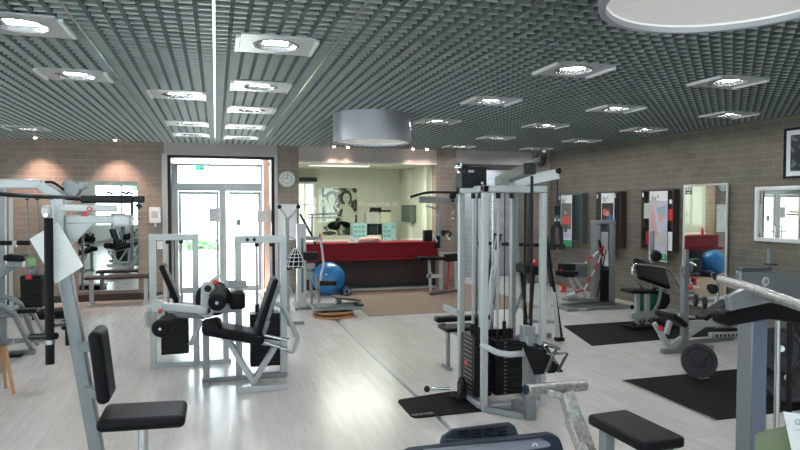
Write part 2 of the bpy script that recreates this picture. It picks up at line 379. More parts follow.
for nm, x0, x1 in (('door_leaf', xa, xm0), ('door_leaf', xm1, xb)):
    l_ = MB(); l_.bb(x0+.005, x0+.06 if x0 == xa else x0+.02, yv+.01, yv+.06, .02, zb1-.01); l_.bb(x1-.06, x1-.005, yv+.01, yv+.06, .02, zb1-.01); l_.bb(x0+.06, x1-.06, yv+.01, yv+.06, .02, .14); l_.bb(x0+.06, x1-.06, yv+.01, yv+.06, zb1-.07, zb1-.01)
    lf = struct(nm, l_, 'silver_light', .004, parent=D1)
    p_ = MB(); p_.bb(x0+.06, x1-.06, yv+.03, yv+.04, .14, zb1-.07); struct('pane', p_, 'glass', parent=lf)
    hx = x1-.04 if x0 == xa else x0+.05
    h_ = MB(); h_.tube([(hx, yv+.01, .85), (hx, yv-.06, .85), (hx, yv-.06, 1.25), (hx, yv+.01, 1.25)], .014, 8, .03); h_.tube([(hx, yv, 1.1), (hx+(.16 if x0 != xa else -.16), yv-.05, 1.1)], .012, 8); struct('door_handle', h_, 'steel', smooth=True, parent=lf)
# passage side walls so that daylight enters only through the glazing
b = MB(); b.bb(DL-.09-.2, DL-.03, YB+.3, YB+2.0, 0, DT+.1); struct('wall_porch', b, 'wall_plain')
b = MB(); b.bb(DL-.3, DR+.9, YB+.3, YB+1.4, DT+.03, DT+.15); struct('ceiling_porch', b, 'white')
b = MB(); b.bb(P(263, 200, 13.9).x, P(263, 200, 13.9).x+.13, 13.8, 17.6, 0, DT+.03); struct('wall_porch_brick', b, 'brownbrick_out')
# --- office behind the counter
b = MB(); OXR = 4.98; OY = 16.6
b.bb(CL-.35, OXR+.2, OY, OY+.2, 0, ZC); b.bb(OXR, OXR+.2, YB+.3, OY, 0, ZC); b.bb(CL-.35, CL-.2, YB+.3, OY, 0, ZC)
struct('wall_office', b, 'office_white')
b = MB(); b.bb(CL-.35, OXR+.2, YB+.25, OY, CT+.06, CT+.16); struct('ceiling_office', b, 'office_white')
b = MB()
for px in (342, 420): q_ = P(px, 200, YB+.12); b.bb(q_.x-.012, q_.x+.012, YB+.11, YB+.125, 1.12, CT-.035)
# counter glass in four panes
xs = [CL+.01, 2.53, 3.4, 4.27, CR-.01]
for i in range(4):
    g = MB(); g.bb(xs[i]+.003, xs[i+1]-.003, YB+.2, YB+.21, 1.10, CT-.035); o = struct('window_%d' % (9+i), g, 'glass_green')
# pilasters of the office
b = MB()
for px, y_ in ((400, 15.2), ): pass
b.bb(OXR-.12, OXR, 14.0, 14.25, 0, CT); b.bb(OXR-.12, OXR, 15.4, 15.7, 0, CT); struct('trim_5', b, 'office_white')
# office window with daylight on its left (greenery seen through)
wl = P(299, 185, OY).x; wr = P(313, 185, OY).x
b = MB(); z0, z1 = P(305, 240, OY).z, P(305, 184, OY).z
b.bb(wl-.1, wr+.06, OY-.05, OY, z1, z1+.06); b.bb(wl-.1, wr+.06, OY-.05, OY, P(305, 204, OY).z-.04, P(305, 204, OY).z); b.bb(wr, wr+.06, OY-.05, OY, 0, z1); b.bb(P(305,200,OY).x-.03, P(305,200,OY).x+.01, OY-.05, OY, 0, z1)
O13 = struct('window_13', b, 'white')
mw = mat('daylit_pane', (.5, .6, .5), .2, emit=(.85, .95, .85), es=1.3)
b = MB(); b.bb(wl-.1, wr, OY-.02, OY-.01, 0, z1); struct('pane', b, 'daylit_pane', parent=O13)
b = MB(); b.bb(P(300, 200, OY).x-.2, P(316, 200, OY).x, OY-.22, OY-.06, z1+.06, z1+.17); struct('window_blind', b, 'black', parent=O13)
t = T('strip_light', 'long louvred strip light on the office ceiling behind the counter glass', 'ceiling light', (2.9, 14.4, CT+.05))
s0 = P(309, 168, 14.3); s1 = P(369, 168, 14.3)
b = MB(); b.bb(s0.x, s1.x, 14.25, 14.45, CT+.0, CT+.06); t.part('housing', b, 'white')
b = MB()
for i in range(30): b.bb(s0.x+(s1.x-s0.x)*(i+.2)/30, s0.x+(s1.x-s0.x)*(i+.8)/30, 14.27, 14.43, CT-.01, CT)
t.part('louvre', b, 'striplight')
# ---------------------------------------------------------------- counter
t = T('reception_counter', 'long dark red reception counter below the glazed office window', 'counter', (3.2, 13.0, 0))
zt_ = P(375, 242.5, YB-.1).z; zr = P(375, 257, YB-.1).z
b = MB(); b.bb(CL+.01, CR-.01, YB-.14, YB-.08, zr, zt_-.03); t.part('front_panel', b, 'counter_red', bevel=.004)
b = MB(); b.bb(CL-.02+.03, CR-.01, YB-.16, YB+.5, zt_-.03, zt_); t.part('worktop', b, 'counter_red', bevel=.006)
b = MB(); b.bb(CL+.01, CR-.01, YB-.30, YB-.08, zr-.05, zr); t.part('ledge', b, 'counter_red', bevel=.006)
b = MB(); b.bb(CL+.01, CR-.01, YB+.02, YB+.08, .13, zr-.05); t.part('lower_panel', b, 'dark_wood')
b = MB(); b.bb(CL+.01, CR-.01, YB-.02, YB+.08, .05, .13); t.part('kick_board', b, 'console_dark', label='dark blue kick board')
b = MB(); b.bb(CL+.01, CR-.01, YB-.10, YB-.02, .0, .05); t.part('plinth', b, 'alu', label='pale metal plinth strip')
# ---------------------------------------------------------------- ceiling lamps
PROTO = {}
def lamp(x, y, label):
    if not PROTO:
        t = T('ceiling_lamp', label, 'ceiling lamp', (x, y, ZC), group='square recessed ceiling lamps', local=True)
        n = 32; f = MB(); hw = .265; rr = .165
        sq = []
        for j in range(n):
            a = 2*math.pi*j/n; c_, s_ = math.cos(a), math.sin(a); k_ = hw/max(abs(c_), abs(s_)); sq.append((c_*k_, s_*k_))
        vs = []
        for (X_, Y_), j in zip(sq, range(n)):
            a = 2*math.pi*j/n; ci = (rr*math.cos(a), rr*math.sin(a))
            vs += [(X_, Y_, -.002), (X_, Y_, -.014), (*ci, -.014), (*ci, -.002)]
        fs = []
        for j in range(n):
            p_ = 4*j; q_ = 4*((j+1) % n)
            for u_ in range(4): fs.append((p_+u_, p_+(u_+1) % 4, q_+(u_+1) % 4, q_+u_))
        f.add(vs, fs); t.part('cover_plate', f, 'lampface')
        for sx in (-1, 1):
            s_ = MB(); s_.bb(sx*(hw+.02)-.014, sx*(hw+.02)+.014, -hw*.8, hw*.8, -.030, -.004); t.part('side_clip', s_, 'clip')
        r_ = MB(); r_.lathe((0, 0, 0), (0, 0, 1), [(.175, -.016), (.165, -.020), (.158, -.006), (.152, .02), (.135, .045), (.09, .06), (0, .065)], 36); t.part('reflector', r_, 'reflector')
        for sy in (-1, 1):
            for q in (-1, 1):
                u = MB(); u.tube([(-.10, sy*.04+q*.014, .018), (.09, sy*.04+q*.014, .018)], .0125, 8); t.part('tube_bulb', u, 'bulb')
        h_ = MB(); h_.bb(-.125, -.095, -.07, .07, .005, .035); t.part('bulb_socket', h_, 'white')
        PROTO['lamp'] = t.o
        return t.o
    o = copy_tree(PROTO['lamp']); o.location = (x, y, ZC); o['label'] = label; return o
ordw = ['nearest', 'second', 'third', 'fourth', 'farthest']
cn = {'b': 'in the leftmost row, near the top left corner', 'c': 'in the row just left of the doorway side seam', 'd': 'in the row running towards the wall clock',
      'e': 'in the row beside the far drum shade', 'f': 'in the middle right row towards the dark opening', 'g': 'in the row next to the right brick wall'}
for k_, (x, ys) in cols.items():
    for i, y in enumerate(ys):
        if k_ == 'a': lb = 'small far recessed lamp alone at the left, above the left brick wall'
        else:
            w_ = 'farthest' if i == len(ys)-1 and len(ys) > 1 else ordw[i]
            lb = 'square recessed ceiling lamp, %s one %s' % (w_, cn[k_])
        lamp(x, y, lb)
for i, (x, y) in enumerate(extra): lamp(x, y, 'square recessed ceiling lamp overhead, outside the view of the photograph')
# drums
def drum(x, y, label, r=.5, h=.38):
    t = T('drum_shade', label, 'ceiling lamp', (x, y, ZC), local=True)
    b = MB(); b.lathe((0, 0, 0), (0, 0, 1), [(r, 0-.002), (r, -h), (r-.03, -h), (r-.03, -h+.03)], 72); t.part('shade', b, 'drum')
    b = MB(); b.lathe((0, 0, 0), (0, 0, 1), [(r-.031, -h+.025), (r-.031, -h+.035), (0, -h+.035)], 72); t.part('diffuser', b, 'drum_in', label='white diffuser disc')
    return t
# ================================================================ MACHINES
def B1(*a, **k): b = MB(); b.beam(*a, **k); return b
def T1(*a, **k): b = MB(); b.tube(*a, **k); return b
def K1(*a, **k): b = MB(); b.bb(*a, **k); return b
def C1(a, b_, r, n=20): b = MB(); b.cyl(a, b_, r, n); return b
def stack(t, x0, x1, y0, y1, z0, z1, n, ztop, face='y', rods=2, labels=True, rodm='rod'):
    h = (z1-z0)/n
    for i in range(n):
        pl = t.part('weight_plate', K1(x0, x1, y0, y1, z0+i*h+.001, z0+(i+1)*h-.0015), 'black', bevel=.002)
        if labels:
            zc_ = z0+(i+.5)*h
            b = K1(x0+(x1-x0)*.30, x0+(x1-x0)*.40, y0-.002, y0, zc_-h*.14, zc_+h*.14) if face == 'y' else K1(x0-.002, x0, y0+(y1-y0)*.2, y0+(y1-y0)*.8, zc_-h*.10, zc_+h*.10)
            t.part('number_sticker', b, 'silver', parent=pl)
    if rods:
        for u in ((.25, .75) if rods == 2 else (.5,)):
            if face == 'y': X_, Y_ = x0+(x1-x0)*u, (y0+y1)/2
            else: X_, Y_ = (x0+x1)/2, y0+(y1-y0)*u
            t.part('guide_rod', C1((X_, Y_, z1), (X_, Y_, ztop), .0125, 12), rodm)
            t.part('guide_collar', C1((X_, Y_, z1), (X_, Y_, z1+.09), .024, 14), 'black')
            t.part('guide_cap', C1((X_, Y_, ztop-.05), (X_, Y_, ztop), .022, 14), 'black')
    X_, Y_ = (x0+x1)/2, (y0+y1)/2
    t.part('selector_rod', C1((X_, Y_, z1), (X_, Y_, z1+.16), .018, 12), 'black')
    t.part('cable', C1((X_, Y_, z1+.16), (X_, Y_, ztop), .005, 8), 'black')
mat('rod', (.40, .41, .42), .35, .4)
# ---------------------------------------------------------------- central cable tower
t = T('cable_tower', 'tall silver multi-station cable tower with weight stacks in the middle right', 'cable machine', (2.57, 5.26, 0))
xa_, xc_, ya_, yb_, HT = 2.28, 2.86, 5.53, 4.99, 2.01
for x, y in ((xa_, ya_), (xa_, yb_), (xc_, yb_), (xc_-.03, ya_)):
    t.part('post', K1(x-.028, x+.028, y-.028, y+.028, 0, HT-.06), 'silver_light' if (x, y) != (xc_-.03, ya_) else 'silver', bevel=.006)
for a, c in (((xa_, yb_), (xc_, yb_)), ((xa_, ya_), (xc_-.03, ya_)), ((xa_, yb_), (xa_, ya_)), ((xc_, yb_), (xc_-.03, ya_))):
    t.part('top_beam', B1((*a, HT-.027), (*c, HT-.027), .056, .058, e0=.028, e1=.028), 'silver_light', bevel=.006)
    t.part('base_rail', B1((*a, .03), (*c, .03), .07, .05, e0=-.035, e1=-.035), 'silver_light', bevel=.005)
stack(t, 2.25, 2.42, 5.13, 5.45, .08, .62, 13, HT-.06, face='x')
stack(t, 2.43, 2.70, 5.06, 5.28, .10, .60, 14, HT-.06)
t.part('guide_rod', C1((2.60, 5.5, .05), (2.60, 5.5, HT-.06), .0125, 12), 'steel'); t.part('guide_rod', C1((2.42, 5.48, .05), (2.42, 5.48, HT-.06), .0125, 12), 'steel')
t.part('guide_rod', C1((2.76, 5.14, .05), (2.76, 5.14, HT-.06), .0125, 12), 'black'); t.part('guide_rod', C1((2.36, 5.1, .75), (2.36, 5.1, HT-.06), .010, 12), 'steel')
for (x, y, z) in ((2.243, 5.3, .36), ): 
    b = K1(x-.006, x-.001, y-.04, y+.04, z-.02, z+.02); t.part('label_plate', b, 'red', label='small red weight label')
t.part('label_plate', K1(2.595, 2.665, 5.048, 5.056, .45, .50), 'red', label='small red weight label')
# shrouds behind the stacks
t.part('shroud', K1(2.425, 2.435, 5.30, 5.46, .08, .78), 'black'); t.part('shroud', K1(2.44, 2.72, 5.29, 5.30, .08, .66), 'black')
# guard bars
zg = P(500, 355, 4.72).z
t.part('guard_bar', T1([(2.24, 4.95, zg+.04), (2.30, 4.76, zg+.01), (2.38, 4.71, zg), (2.56, 4.71, zg)], .026, 10, .05), 'silver_light')
g0, g1 = P(444, 307, 5.75), P(458, 313, 5.5); t.part('guard_bar', B1(g0, g1, .03, .06), 'silver_light', bevel=.006)
# front column
ex, ey = 2.565, 4.68
t.part('front_post', K1(ex-.045, ex+.045, ey-.04, ey+.04, 0, .72), 'silver', bevel=.006)
t.part('front_post_head', K1(ex-.05, ex+.06, ey+.01, ey+.10, .66, .80), 'silver', bevel=.008)
t.part('base_rail', B1((ex, ey, .05), (ex, yb_, .05), .07, .09, e0=-.04, e1=-.035), 'silver', bevel=.005)
t.part('base_rail', B1((ex, ey+.03, .36), (xc_, yb_-.03, .36), .06, .08, e0=-.05, e1=-.0), 'silver', bevel=.005)
t.part('base_rail', B1((xa_, yb_-.03, .03), (ex-.04, ey, .03), .05, .05), 'silver', bevel=.005)
# inclined foot plate with its steel frame
fp = [P(521, 343, 4.66), P(548, 348, 4.66), P(563, 372, 4.45), P(534, 375, 4.45)]
b = MB(); b.prism(fp, (0, .01, .012)); t.part('foot_plate', b, 'rubber_mat')
b = MB(); b.tube([P(542, 343, 4.62), P(560, 349, 4.55)], .016, 8); b.tube([P(556, 349, 4.55), P(546, 373, 4.40)], .014, 8); b.tube([P(567, 354, 4.5), P(557, 373, 4.38)], .014, 8); b.tube([P(542, 344, 4.62), P(557, 364, 4.45)], .007, 8); b.tube([P(546, 353, 4.5), P(567, 354, 4.5)], .012, 8); t.part('handle_frame', b, 'chrome')
b = MB(); b.ball(P(536, 346, 4.55), .025, 12); b.ball(P(541, 349, 4.55), .018, 12); t.part('swivel', b, 'black')
# low pulley with handle bar
pc = P(462, 385, 5.35)
t.part('low_pulley', C1(pc+V((-.012, 0, 0)), pc+V((.012, 0, 0)), .075, 20), 'black'); t.part('pulley_bracket', K1(pc.x-.03, pc.x+.03, pc.y-.05, pc.y+.05, .02, pc.z+.02), 'iron')
b = MB(); b.ball((pc.x-.06, pc.y-.1, .05), .035, 12); b.ball((pc.x-.10, pc.y-.06, .05), .028, 12); t.part('cable_stop', b, 'black')
h0, h1 = G(427, 389, .06), G(450, 388.5, .06)
# top: bent over black housing, overhead arm and lat pulldown column
b = MB(); q0, q1 = P(465, 186, 5.35), P(487, 168, 5.35); zt4 = HT+.006
t.part('top_housing', K1(q0.x, q1.x, 5.35, 5.53, zt4, zt4+.19), 'black', bevel=.008)
t.part('top_housing', K1(q0.x-.10, q0.x+.02, 5.18, 5.34, zt4-.02, zt4+.12), 'black', bevel=.008)
t.part('housing_bracket', K1(q0.x+.03, q0.x+.07, 5.30, 5.347, zt4, zt4+.15), 'silver_light', bevel=.003)
b = MB(); b.ball((q0.x-.04, 5.4, zt4+.18), .045, 12); b.cyl((q0.x-.04, 5.4, zt4), (q0.x-.04, 5.4, zt4+.2), .02, 10); t.part('cable_guide', b, 'chrome')
b = MB(); b.cyl((q0.x+.17, 5.345, zt4+.03), (q0.x+.17, 5.338, zt4+.03), .012, 10); t.part('bolt', b, 'white')
na, fa = P(530, 168.5, 4.72), P(499, 181.5, 6.2)
t.part('overhead_arm', B1(fa, na, .095, .095), 'silver', bevel=.008)
t.part('arm_end', B1(na-(na-fa).normalized()*.03, na+(na-fa).normalized()*.006, .098, .098), 'black', bevel=.004)
pw = P(541, 158, 4.9); t.part('top_pulley', C1(pw+V((-.015, 0, 0)), pw+V((.015, 0, 0)), .075, 24), 'black'); t.part('pulley_bracket', B1(pw, na+V((.02, .12, .03)), .03, .03), 'silver')
t.part('arm_support', B1((2.60, 5.25, HT), (2.60, 5.25, P(515, 175, 5.25).z-.03), .06, .06), 'silver')
rb, rt_ = P(532, 343, 4.72), P(532, 176, 4.72)
t.part('pull_column', C1((rt_.x, 4.72, rb.z), (rt_.x, 4.72, rt_.z), .014, 12), 'black')
t.part('column_socket', K1(rt_.x-.035, rt_.x+.035, 4.69, 4.75, rb.z-.03, rb.z+.07), 'black', bevel=.006)
a0, a1 = V((2.83, 5.5, 2.06)), P(558, 174, 5.45)
t.part('side_arm', B1(a0, a1, .05, .10), 'silver_light', bevel=.006)
ce = P(557.5, 171, 5.44); t.part('arm_end', C1(ce+V((0, -.03, -.0)), ce+V((0, .03, 0)), .03, 12), 'black')
cbx = ce.x; zr_ = P(557, 205, 5.44).z
t.part('cable', C1((cbx, 5.44, ce.z), (cbx, 5.44, zr_), .008, 8), 'black'); t.part('cable_stop', C1((cbx, 5.44, zr_-.005), (cbx, 5.44, zr_-.10), .028, 12), 'black')
# triceps rope hanging from the side arm
z0_ = zr_-.10; zr2 = P(557, 246, 5.44).z
t2 = T('pull_rope', 'black two-strand pull rope hanging from the side arm of the central tower', 'rope', (cbx, 5.44, zr2))
b = MB(); b.tube([(cbx+.045*math.cos(a*math.pi/6-1.57)*.5, 5.44, z0_-.05+.03*math.sin(a*math.pi/6-1.57)) for a in range(12)], .006, 6, close=True); t2.part('clip', b, 'chrome')
b = MB(); b.tube([(cbx-.05, 5.44, zr2), (cbx-.045, 5.44, zr2+.18), (cbx-.02, 5.44, z0_-.1), (cbx, 5.44, z0_-.065), (cbx+.02, 5.44, z0_-.1), (cbx+.045, 5.44, zr2+.18), (cbx+.055, 5.44, zr2)], .020, 8, .06); t2.part('rope', b, 'rope')
for s_ in (-.05, .055): t2.part('rope_knob', C1((cbx+s_, 5.44, zr2+.02), (cbx+s_, 5.44, zr2-.035), .034, 14), 'black', bevel=.006)
# pulldown handle bar lying on the mat
t2 = T('pull_bar', 'short chrome pull bar with black ball end lying at the left foot of the tower', 'handle bar', (h0+h1)/2*1.)
t2.part('bar', C1(h0, h1, .013, 12), 'chrome'); b = MB(); b.ball(h0, .032, 14); t2.part('ball_end', b, 'black')
# small seat behind the tower
t = T('leg_bench', 'black padded bench behind the left side of the central tower', 'bench', (2.3, 6.6, 0))
s0, s1 = P(437, 320.5, 6.5), P(491, 320.5, 6.5); z_ = s0.z
t.part('pad', K1(s0.x, s1.x, 6.5, 6.62, z_-.03, z_+.03), 'vinyl', bevel=.02, seg=3)
s2, s3 = P(442, 336, 6.15), P(468, 336, 6.15); t.part('pad', K1(s2.x, s3.x+.1, 6.02, 6.3, z_-.045, z_+.0), 'vinyl', bevel=.02, seg=3)
lx = G(455, 374).x
t.part('frame_rail', K1(s2.x+.1, s1.x-.1, 6.36, 6.42, z_-.09, z_-.035), 'silver'); t.part('cross_rail', K1((s2.x+s3.x)/2, (s2.x+s3.x)/2+.05, 6.05, 6.7, z_-.10, z_-.05), 'silver')
for x in (lx, s1.x-.14): t.part('leg', K1(x-.016, x+.016, 6.36, 6.42, .03, z_-.09), 'silver', bevel=.004); t.part('foot', K1(x-.02, x+.02, 6.3, 6.55, 0, .03), 'silver', bevel=.004)
# black mat in front of the tower
t = T('floor_mat', 'small black rubber mat with pale lettering at the left foot of the cable tower', 'mat', (G(440, 402)))
cs = [G(396.5, 401), G(413, 419), G(488, 411), G(456, 391.5)]
def rounded(cs, rad, seg=5):
    o = []; n_ = len(cs)
    for i, p in enumerate(cs):
        a = (cs[i-1]-p).normalized()*rad; c = (cs[(i+1) % n_]-p).normalized()*rad
        for j in range(seg+1):
            u = j/seg; o.append((p+a)*(1-u)**2+p*2*u*(1-u)+(p+c)*u*u)
    return o
b = MB(); b.prism(rounded(cs, .07), (0, 0, .012)); t.part('mat_sheet', b, 'rubber_mat')
mat('grey_print', (.35, .36, .37), .7)
e = (cs[2]-cs[1]).normalized(); text_mesh(t, 'OLIVER', .062, cs[1]+e*.045+V((-.035, .045, .0125))+V((0, 0, 0)), e, V((-e.y, e.x, 0)), 'grey_print', ext=.0006)
# ---------------------------------------------------------------- A-frame machine behind the tower
t = T('incline_rack', 'dark A-frame training rack standing behind the cable tower', 'training rack', (3.95, 7.0, 0))
f1 = G(558, 341); Y_ = f1.y
top = P(545, 236, Y_+.25)
t.part('slanted_leg', B1(P(551, 268, Y_+.18), f1+V((0, 0, .05)), .05, .05), 'silver_light', bevel=.005)
t.part('slanted_leg', B1(top, f1+V((.05, .03, .05)), .05, .07), 'black', bevel=.005)
b = MB(); b.box(f1+V((0.02, 0, .025)), (.11, .08, .05)); t.part('foot', b, 'black')
f2 = G(484, 345) ; f2 = V((f2.x, Y_, .05)); tp2 = P(499, 236, Y_+.1)
t.part('slanted_leg', B1(tp2, P(486, 330, Y_), .085, .05), 'silver_light', bevel=.005); t.part('leg_backing', B1(tp2+V((0, .05, .03)), P(486, 330, Y_+.05), .13, .03), 'black'); t.part('leg_pad', B1(P(499.5, 234, Y_+.05), P(497, 250, Y_+.05), .05, .05), 'black', bevel=.01)
t.part('foot', B1(P(486, 330, Y_), V((P(483, 345, Y_).x, Y_, .0)), .06, .05), 'silver')
t.part('cross_bar', C1(P(476, 243, Y_+.25), P(562, 246, Y_+.25), .025, 12), 'black')
for a, c, m_ in (((516, 238), (524, 310), 'silver'), ((527, 330), (520, 262), 'black'), ((508, 330), (526, 280), 'silver'), ((534, 262), (529, 335), 'black')):
    t.part('strut', B1(P(*a, Y_+.2), P(*c, Y_+.2), .04, .04), m_)
t.part('seat', B1(P(520, 268, Y_+.1), P(537, 270, Y_+.1), .35, .12, roll=.0), 'vinyl', bevel=.02, seg=3)
t.part('base_rail', B1(V((P(480, 340, Y_).x, Y_+.2, .04)), V((f1.x+.0, Y_+.2, .04)), .06, .06), 'silver')
b = MB(); b.ball(P(534, 263, Y_), .045, 12); t.part('knob', b, 'red')
t.part('side_bar', B1(P(556, 273, Y_+.25), P(578, 273, Y_+.25), .05, .06), 'black', bevel=.01)
t.part('back_rail', B1(P(528, 321, Y_+.1), P(556, 322, Y_+.1), .04, .04), 'silver')
# ---------------------------------------------------------------- leg extension, front machine
def legmachine(front):
    if front:
        t = T('leg_extension_machine', 'silver leg extension machine with black seat and long roller arm, the front one of two', 'leg machine', (.55, 6.55, 0))
    else:
        t = T('leg_curl_machine', 'silver leg machine with leaning black backrest, the rear one of two, nearer the doorway', 'leg machine', (-.5, 7.35, 0))
    return t
t = TLEG = legmachine(True)
Yf = G(284, 376).y; Yn = G(262, 391).y
xL, xR2 = P(238.5, 300, Yf).x, P(283.5, 300, Yf).x; zT = P(262, 235.5, Yf).z
t.part('post', K1(xL-.035, xL+.035, Yf-.03, Yf+.03, .05, zT-.08), 'silver_light', bevel=.005); t.part('post', K1(xR2-.035, xR2+.035, Yf-.03, Yf+.03, .05, zT-.08), 'silver_light', bevel=.005)
t.part('top_beam', K1(xL-.035, xR2+.035, Yf-.035, Yf+.035, zT-.08, zT), 'silver_light', bevel=.006)
for u in (.2, .35): 
    X_ = xL+(xR2-xL)*u; t.part('bolt', C1((X_, Yf-.045, zT-.04), (X_, Yf-.034, zT-.04), .018, 12), 'black')
xS = P(202, 380, Yf).x
t.part('base_rail', K1(xS, xR2+.035, Yf-.03, Yf+.03, 0, .05), 'silver', bevel=.005)
t.part('front_foot', K1(P(237, 391, Yn).x, P(288, 391, Yn).x, Yn-.03, Yn+.03, 0, .06), 'silver_light', bevel=.006)
xm = P(255, 385, Yn).x
t.part('foot_rail', K1(xm-.03, xm+.03, Yn+.03, Yf-.03, 0, .055), 'silver', bevel=.004)
t.part('slanted_leg', B1(P(229, 341, Yn+.12), V((xm, Yn+.02, .07)), .05, .05), 'silver_light', bevel=.005); t.part('slanted_leg', B1(P(276, 345, Yn+.12), V((xm-.03, Yn+.02, .07)), .05, .05), 'silver_light', bevel=.005)
t.part('seat_rail', B1(P(222, 337, Yn+.12), P(280, 344, Yn+.12), .05, .055), 'silver_light', bevel=.005)
t.part('seat_post', K1(P(206, 350, Yf-.1).x-.03, P(206, 350, Yf-.1).x+.035, Yf-.14, Yf-.04, .05, P(206, 334, Yf-.1).z), 'silver', bevel=.005)
t.part('seat_post_foot', K1(P(206, 350, Yf-.1).x-.03, P(206, 350, Yf-.1).x+.035, Yf-.2, Yf-.031, 0, .05), 'silver')
ys = Yn+.15
t.part('seat', B1(P(204, 327, ys), P(263, 337, ys), .40, .10), 'vinyl', bevel=.035, seg=4)
t.part('seat_nose', B1(P(202, 328, ys), P(222, 324.5, ys), .38, .12), 'vinyl', bevel=.05, seg=4)
t.part('backrest', B1(P(257, 331, ys), P(275, 277, ys), .34, .058, upv=(1, 0, 0)), 'vinyl', bevel=.03, seg=4)
t.part('back_rail', B1(P(264, 329, ys+.05), P(279, 285, ys+.05), .04, .04, upv=(1, 0, 0)), 'silver')
t.part('seat_bracket', B1(P(262, 338, ys), P(268, 320, ys), .06, .04, upv=(1, 0, 0)), 'silver')
for a, c in (((264, 335), (288, 340)), ((264, 342), (286, 349))):
    t.part('adjust_handle', C1(P(*a, ys-.12), P(*c, ys-.12), .014, 10), 'chrome'); t.part('handle_grip', C1(P(c[0]-6, c[1]-1.2, ys-.12), P(c[0]+1, c[1]+.2, ys-.12), .02, 12), 'steel')
# swing lever on the right side
lv = [P(273, 303, Yf-.08), P(283, 306, Yf-.08), P(298, 338, Yf-.08), P(293, 352, Yf-.08), P(284, 349, Yf-.08)]
t.part('swing_lever', T1(lv, .024, 8, .02), 'silver_light')
xk0, xk1 = P(250, 340, Yf+.2).x, P(279, 340, Yf+.2).x
stack(t, xk0, xk1, Yf+.08, Yf+.3, .10, P(262, 312, Yf+.2).z, 13, zT-.08, labels=False)
t.part('cam_disc', C1((xL-.25, Yf-.02, P(222, 298, Yf).z), (xL-.25, Yf+.04, P(222, 298, Yf).z), .18, 32), 'black')
yh = Yf-.22
for (px, py, r_) in ((208, 288, .068), (207, 310, .075)):
    c = P(px, py, yh); b = MB(); b.lathe(c+V((0, -.05, 0)), (0, 1, 0), [(0, 0), (r_*.8, 0), (r_, .02), (r_, .10), (0, .10)], 28); t.part('hub', b, 'silver_light')
    b = MB(); b.lathe(c+V((0, -.062, 0)), (0, 1, 0), [(0, 0), (.032, 0), (.036, .012)], 20); t.part('hub_cap', b, 'black')
    b = MB(); b.ball(c+V((.075, -.07, .06)), .028, 12); t.part('adjust_knob', b, 'red')
t.part('hub_link', B1(P(208, 288, yh), P(207, 310, yh), .06, .13, upv=(1, 0, 0)), 'silver_light', bevel=.01)
t.part('hub_tail', B1(P(208, 284, yh), P(220, 275, yh), .03, .04), 'silver_light', bevel=.008)
t.part('axle_arm', B1(P(210, 308, yh+.06), P(240, 308, Yf-.05), .06, .09), 'silver_light', bevel=.01)
t.part('axle_arm', B1(P(226, 284, yh+.06), P(246, 284, Yf-.05), .05, .08), 'silver_light', bevel=.01)
c = P(217, 303, yh-.28); t.part('leg_roller', C1(c, c+V((.02, .42, .05)), .085, 28), 'foam', bevel=.02); t.part('roller_axle', C1(c+V((-.002, -.006, 0)), c+V((0, -.001, 0)), .018, 12), 'steel')
c = P(239, 297, Yf-.14); t.part('thigh_pad', B1(c+V((-.09, 0, -.03)), c+V((.06, 0, -.03)), .20, .17), 'foam', bevel=.03, seg=3)
# ---------------------------------------------------------------- rear leg machine
t = legmachine(False)
Yr = G(152, 368).y
xL, xR2 = P(153, 300, Yr).x, P(196, 300, Yr).x; zT = P(175, 234, Yr).z
t.part('post', K1(xL-.035, xL+.035, Yr-.03, Yr+.03, .05, zT-.07), 'silver_light', bevel=.005); t.part('post', K1(xR2-.035, xR2+.035, Yr-.03, Yr+.03, .05, zT-.07), 'silver_light', bevel=.005)
t.part('top_beam', K1(xL-.035, xR2+.035, Yr-.035, Yr+.035, zT-.07, zT), 'silver_light', bevel=.006)
t.part('base_rail', K1(xL-.04, P(231, 360, Yr).x, Yr-.03, Yr+.03, 0, .05), 'silver_light', bevel=.005)
t.part('frame_upright', K1(P(226, 350, Yr).x-.03, P(226, 350, Yr).x+.03, Yr-.03, Yr+.03, .05, .65), 'silver_light', bevel=.005)
stack(t, P(162, 340, Yr+.2).x, P(189, 340, Yr+.2).x, Yr+.08, Yr+.30, .12, P(175, 312, Yr+.1).z, 13, zT-.07, labels=False)
t.part('backrest', B1(P(178, 301, Yr-.1), P(162, 264, Yr-.1), .34, .06, upv=(1, 0, 0)), 'vinyl', bevel=.025, seg=4)
t.part('seat', B1(P(170, 306, Yr-.1), P(200, 309, Yr-.1), .36, .08), 'vinyl', bevel=.03, seg=4)
t.part('seat_rail', B1(P(168, 314, Yr-.1), P(205, 317, Yr-.1), .05, .05), 'silver')
t.part('swing_lever', T1([P(164, 296, Yr-.12), P(157, 298, Yr-.12), P(147, 313, Yr-.12), P(147, 325, Yr-.12), P(156, 328, Yr-.12)], .024, 8, .02), 'silver_light')
t.part('slanted_strut', B1(P(202, 320, Yr-.05), P(190, 345, Yr-.05), .05, .05), 'silver_light', bevel=.004)
# long white roller arm: hub of the front machine reaches left across it
t = TLEG
t.part('lever_arm', B1(P(157, 306, yh-.06), P(208, 310.5, yh-.06), .06, .085), 'silver_light', bevel=.02, seg=3)
c = P(157, 306, yh-.06); b = MB(); b.lathe(c+V((0, -.04, 0)), (0, 1, 0), [(0, 0), (.05, 0), (.062, .015), (.062, .08), (0, .08)], 24); t.part('hub', b, 'silver_light')
b = MB(); b.ball(P(160, 311, yh-.12), .022, 12); t.part('adjust_knob', b, 'red')
c = P(160, 329, yh-.38); c2 = P(170, 321, yh-.02); t.part('roller_link', B1(P(157, 307, yh-.06), c2+V((-.03, -.04, 0)), .04, .05), 'silver_light'); t.part('leg_roller', C1(c, c2, .082, 28), 'foam', bevel=.02)
t.part('roller_axle', C1(c-(c2-c).normalized()*.006, c, .014, 10), 'steel')
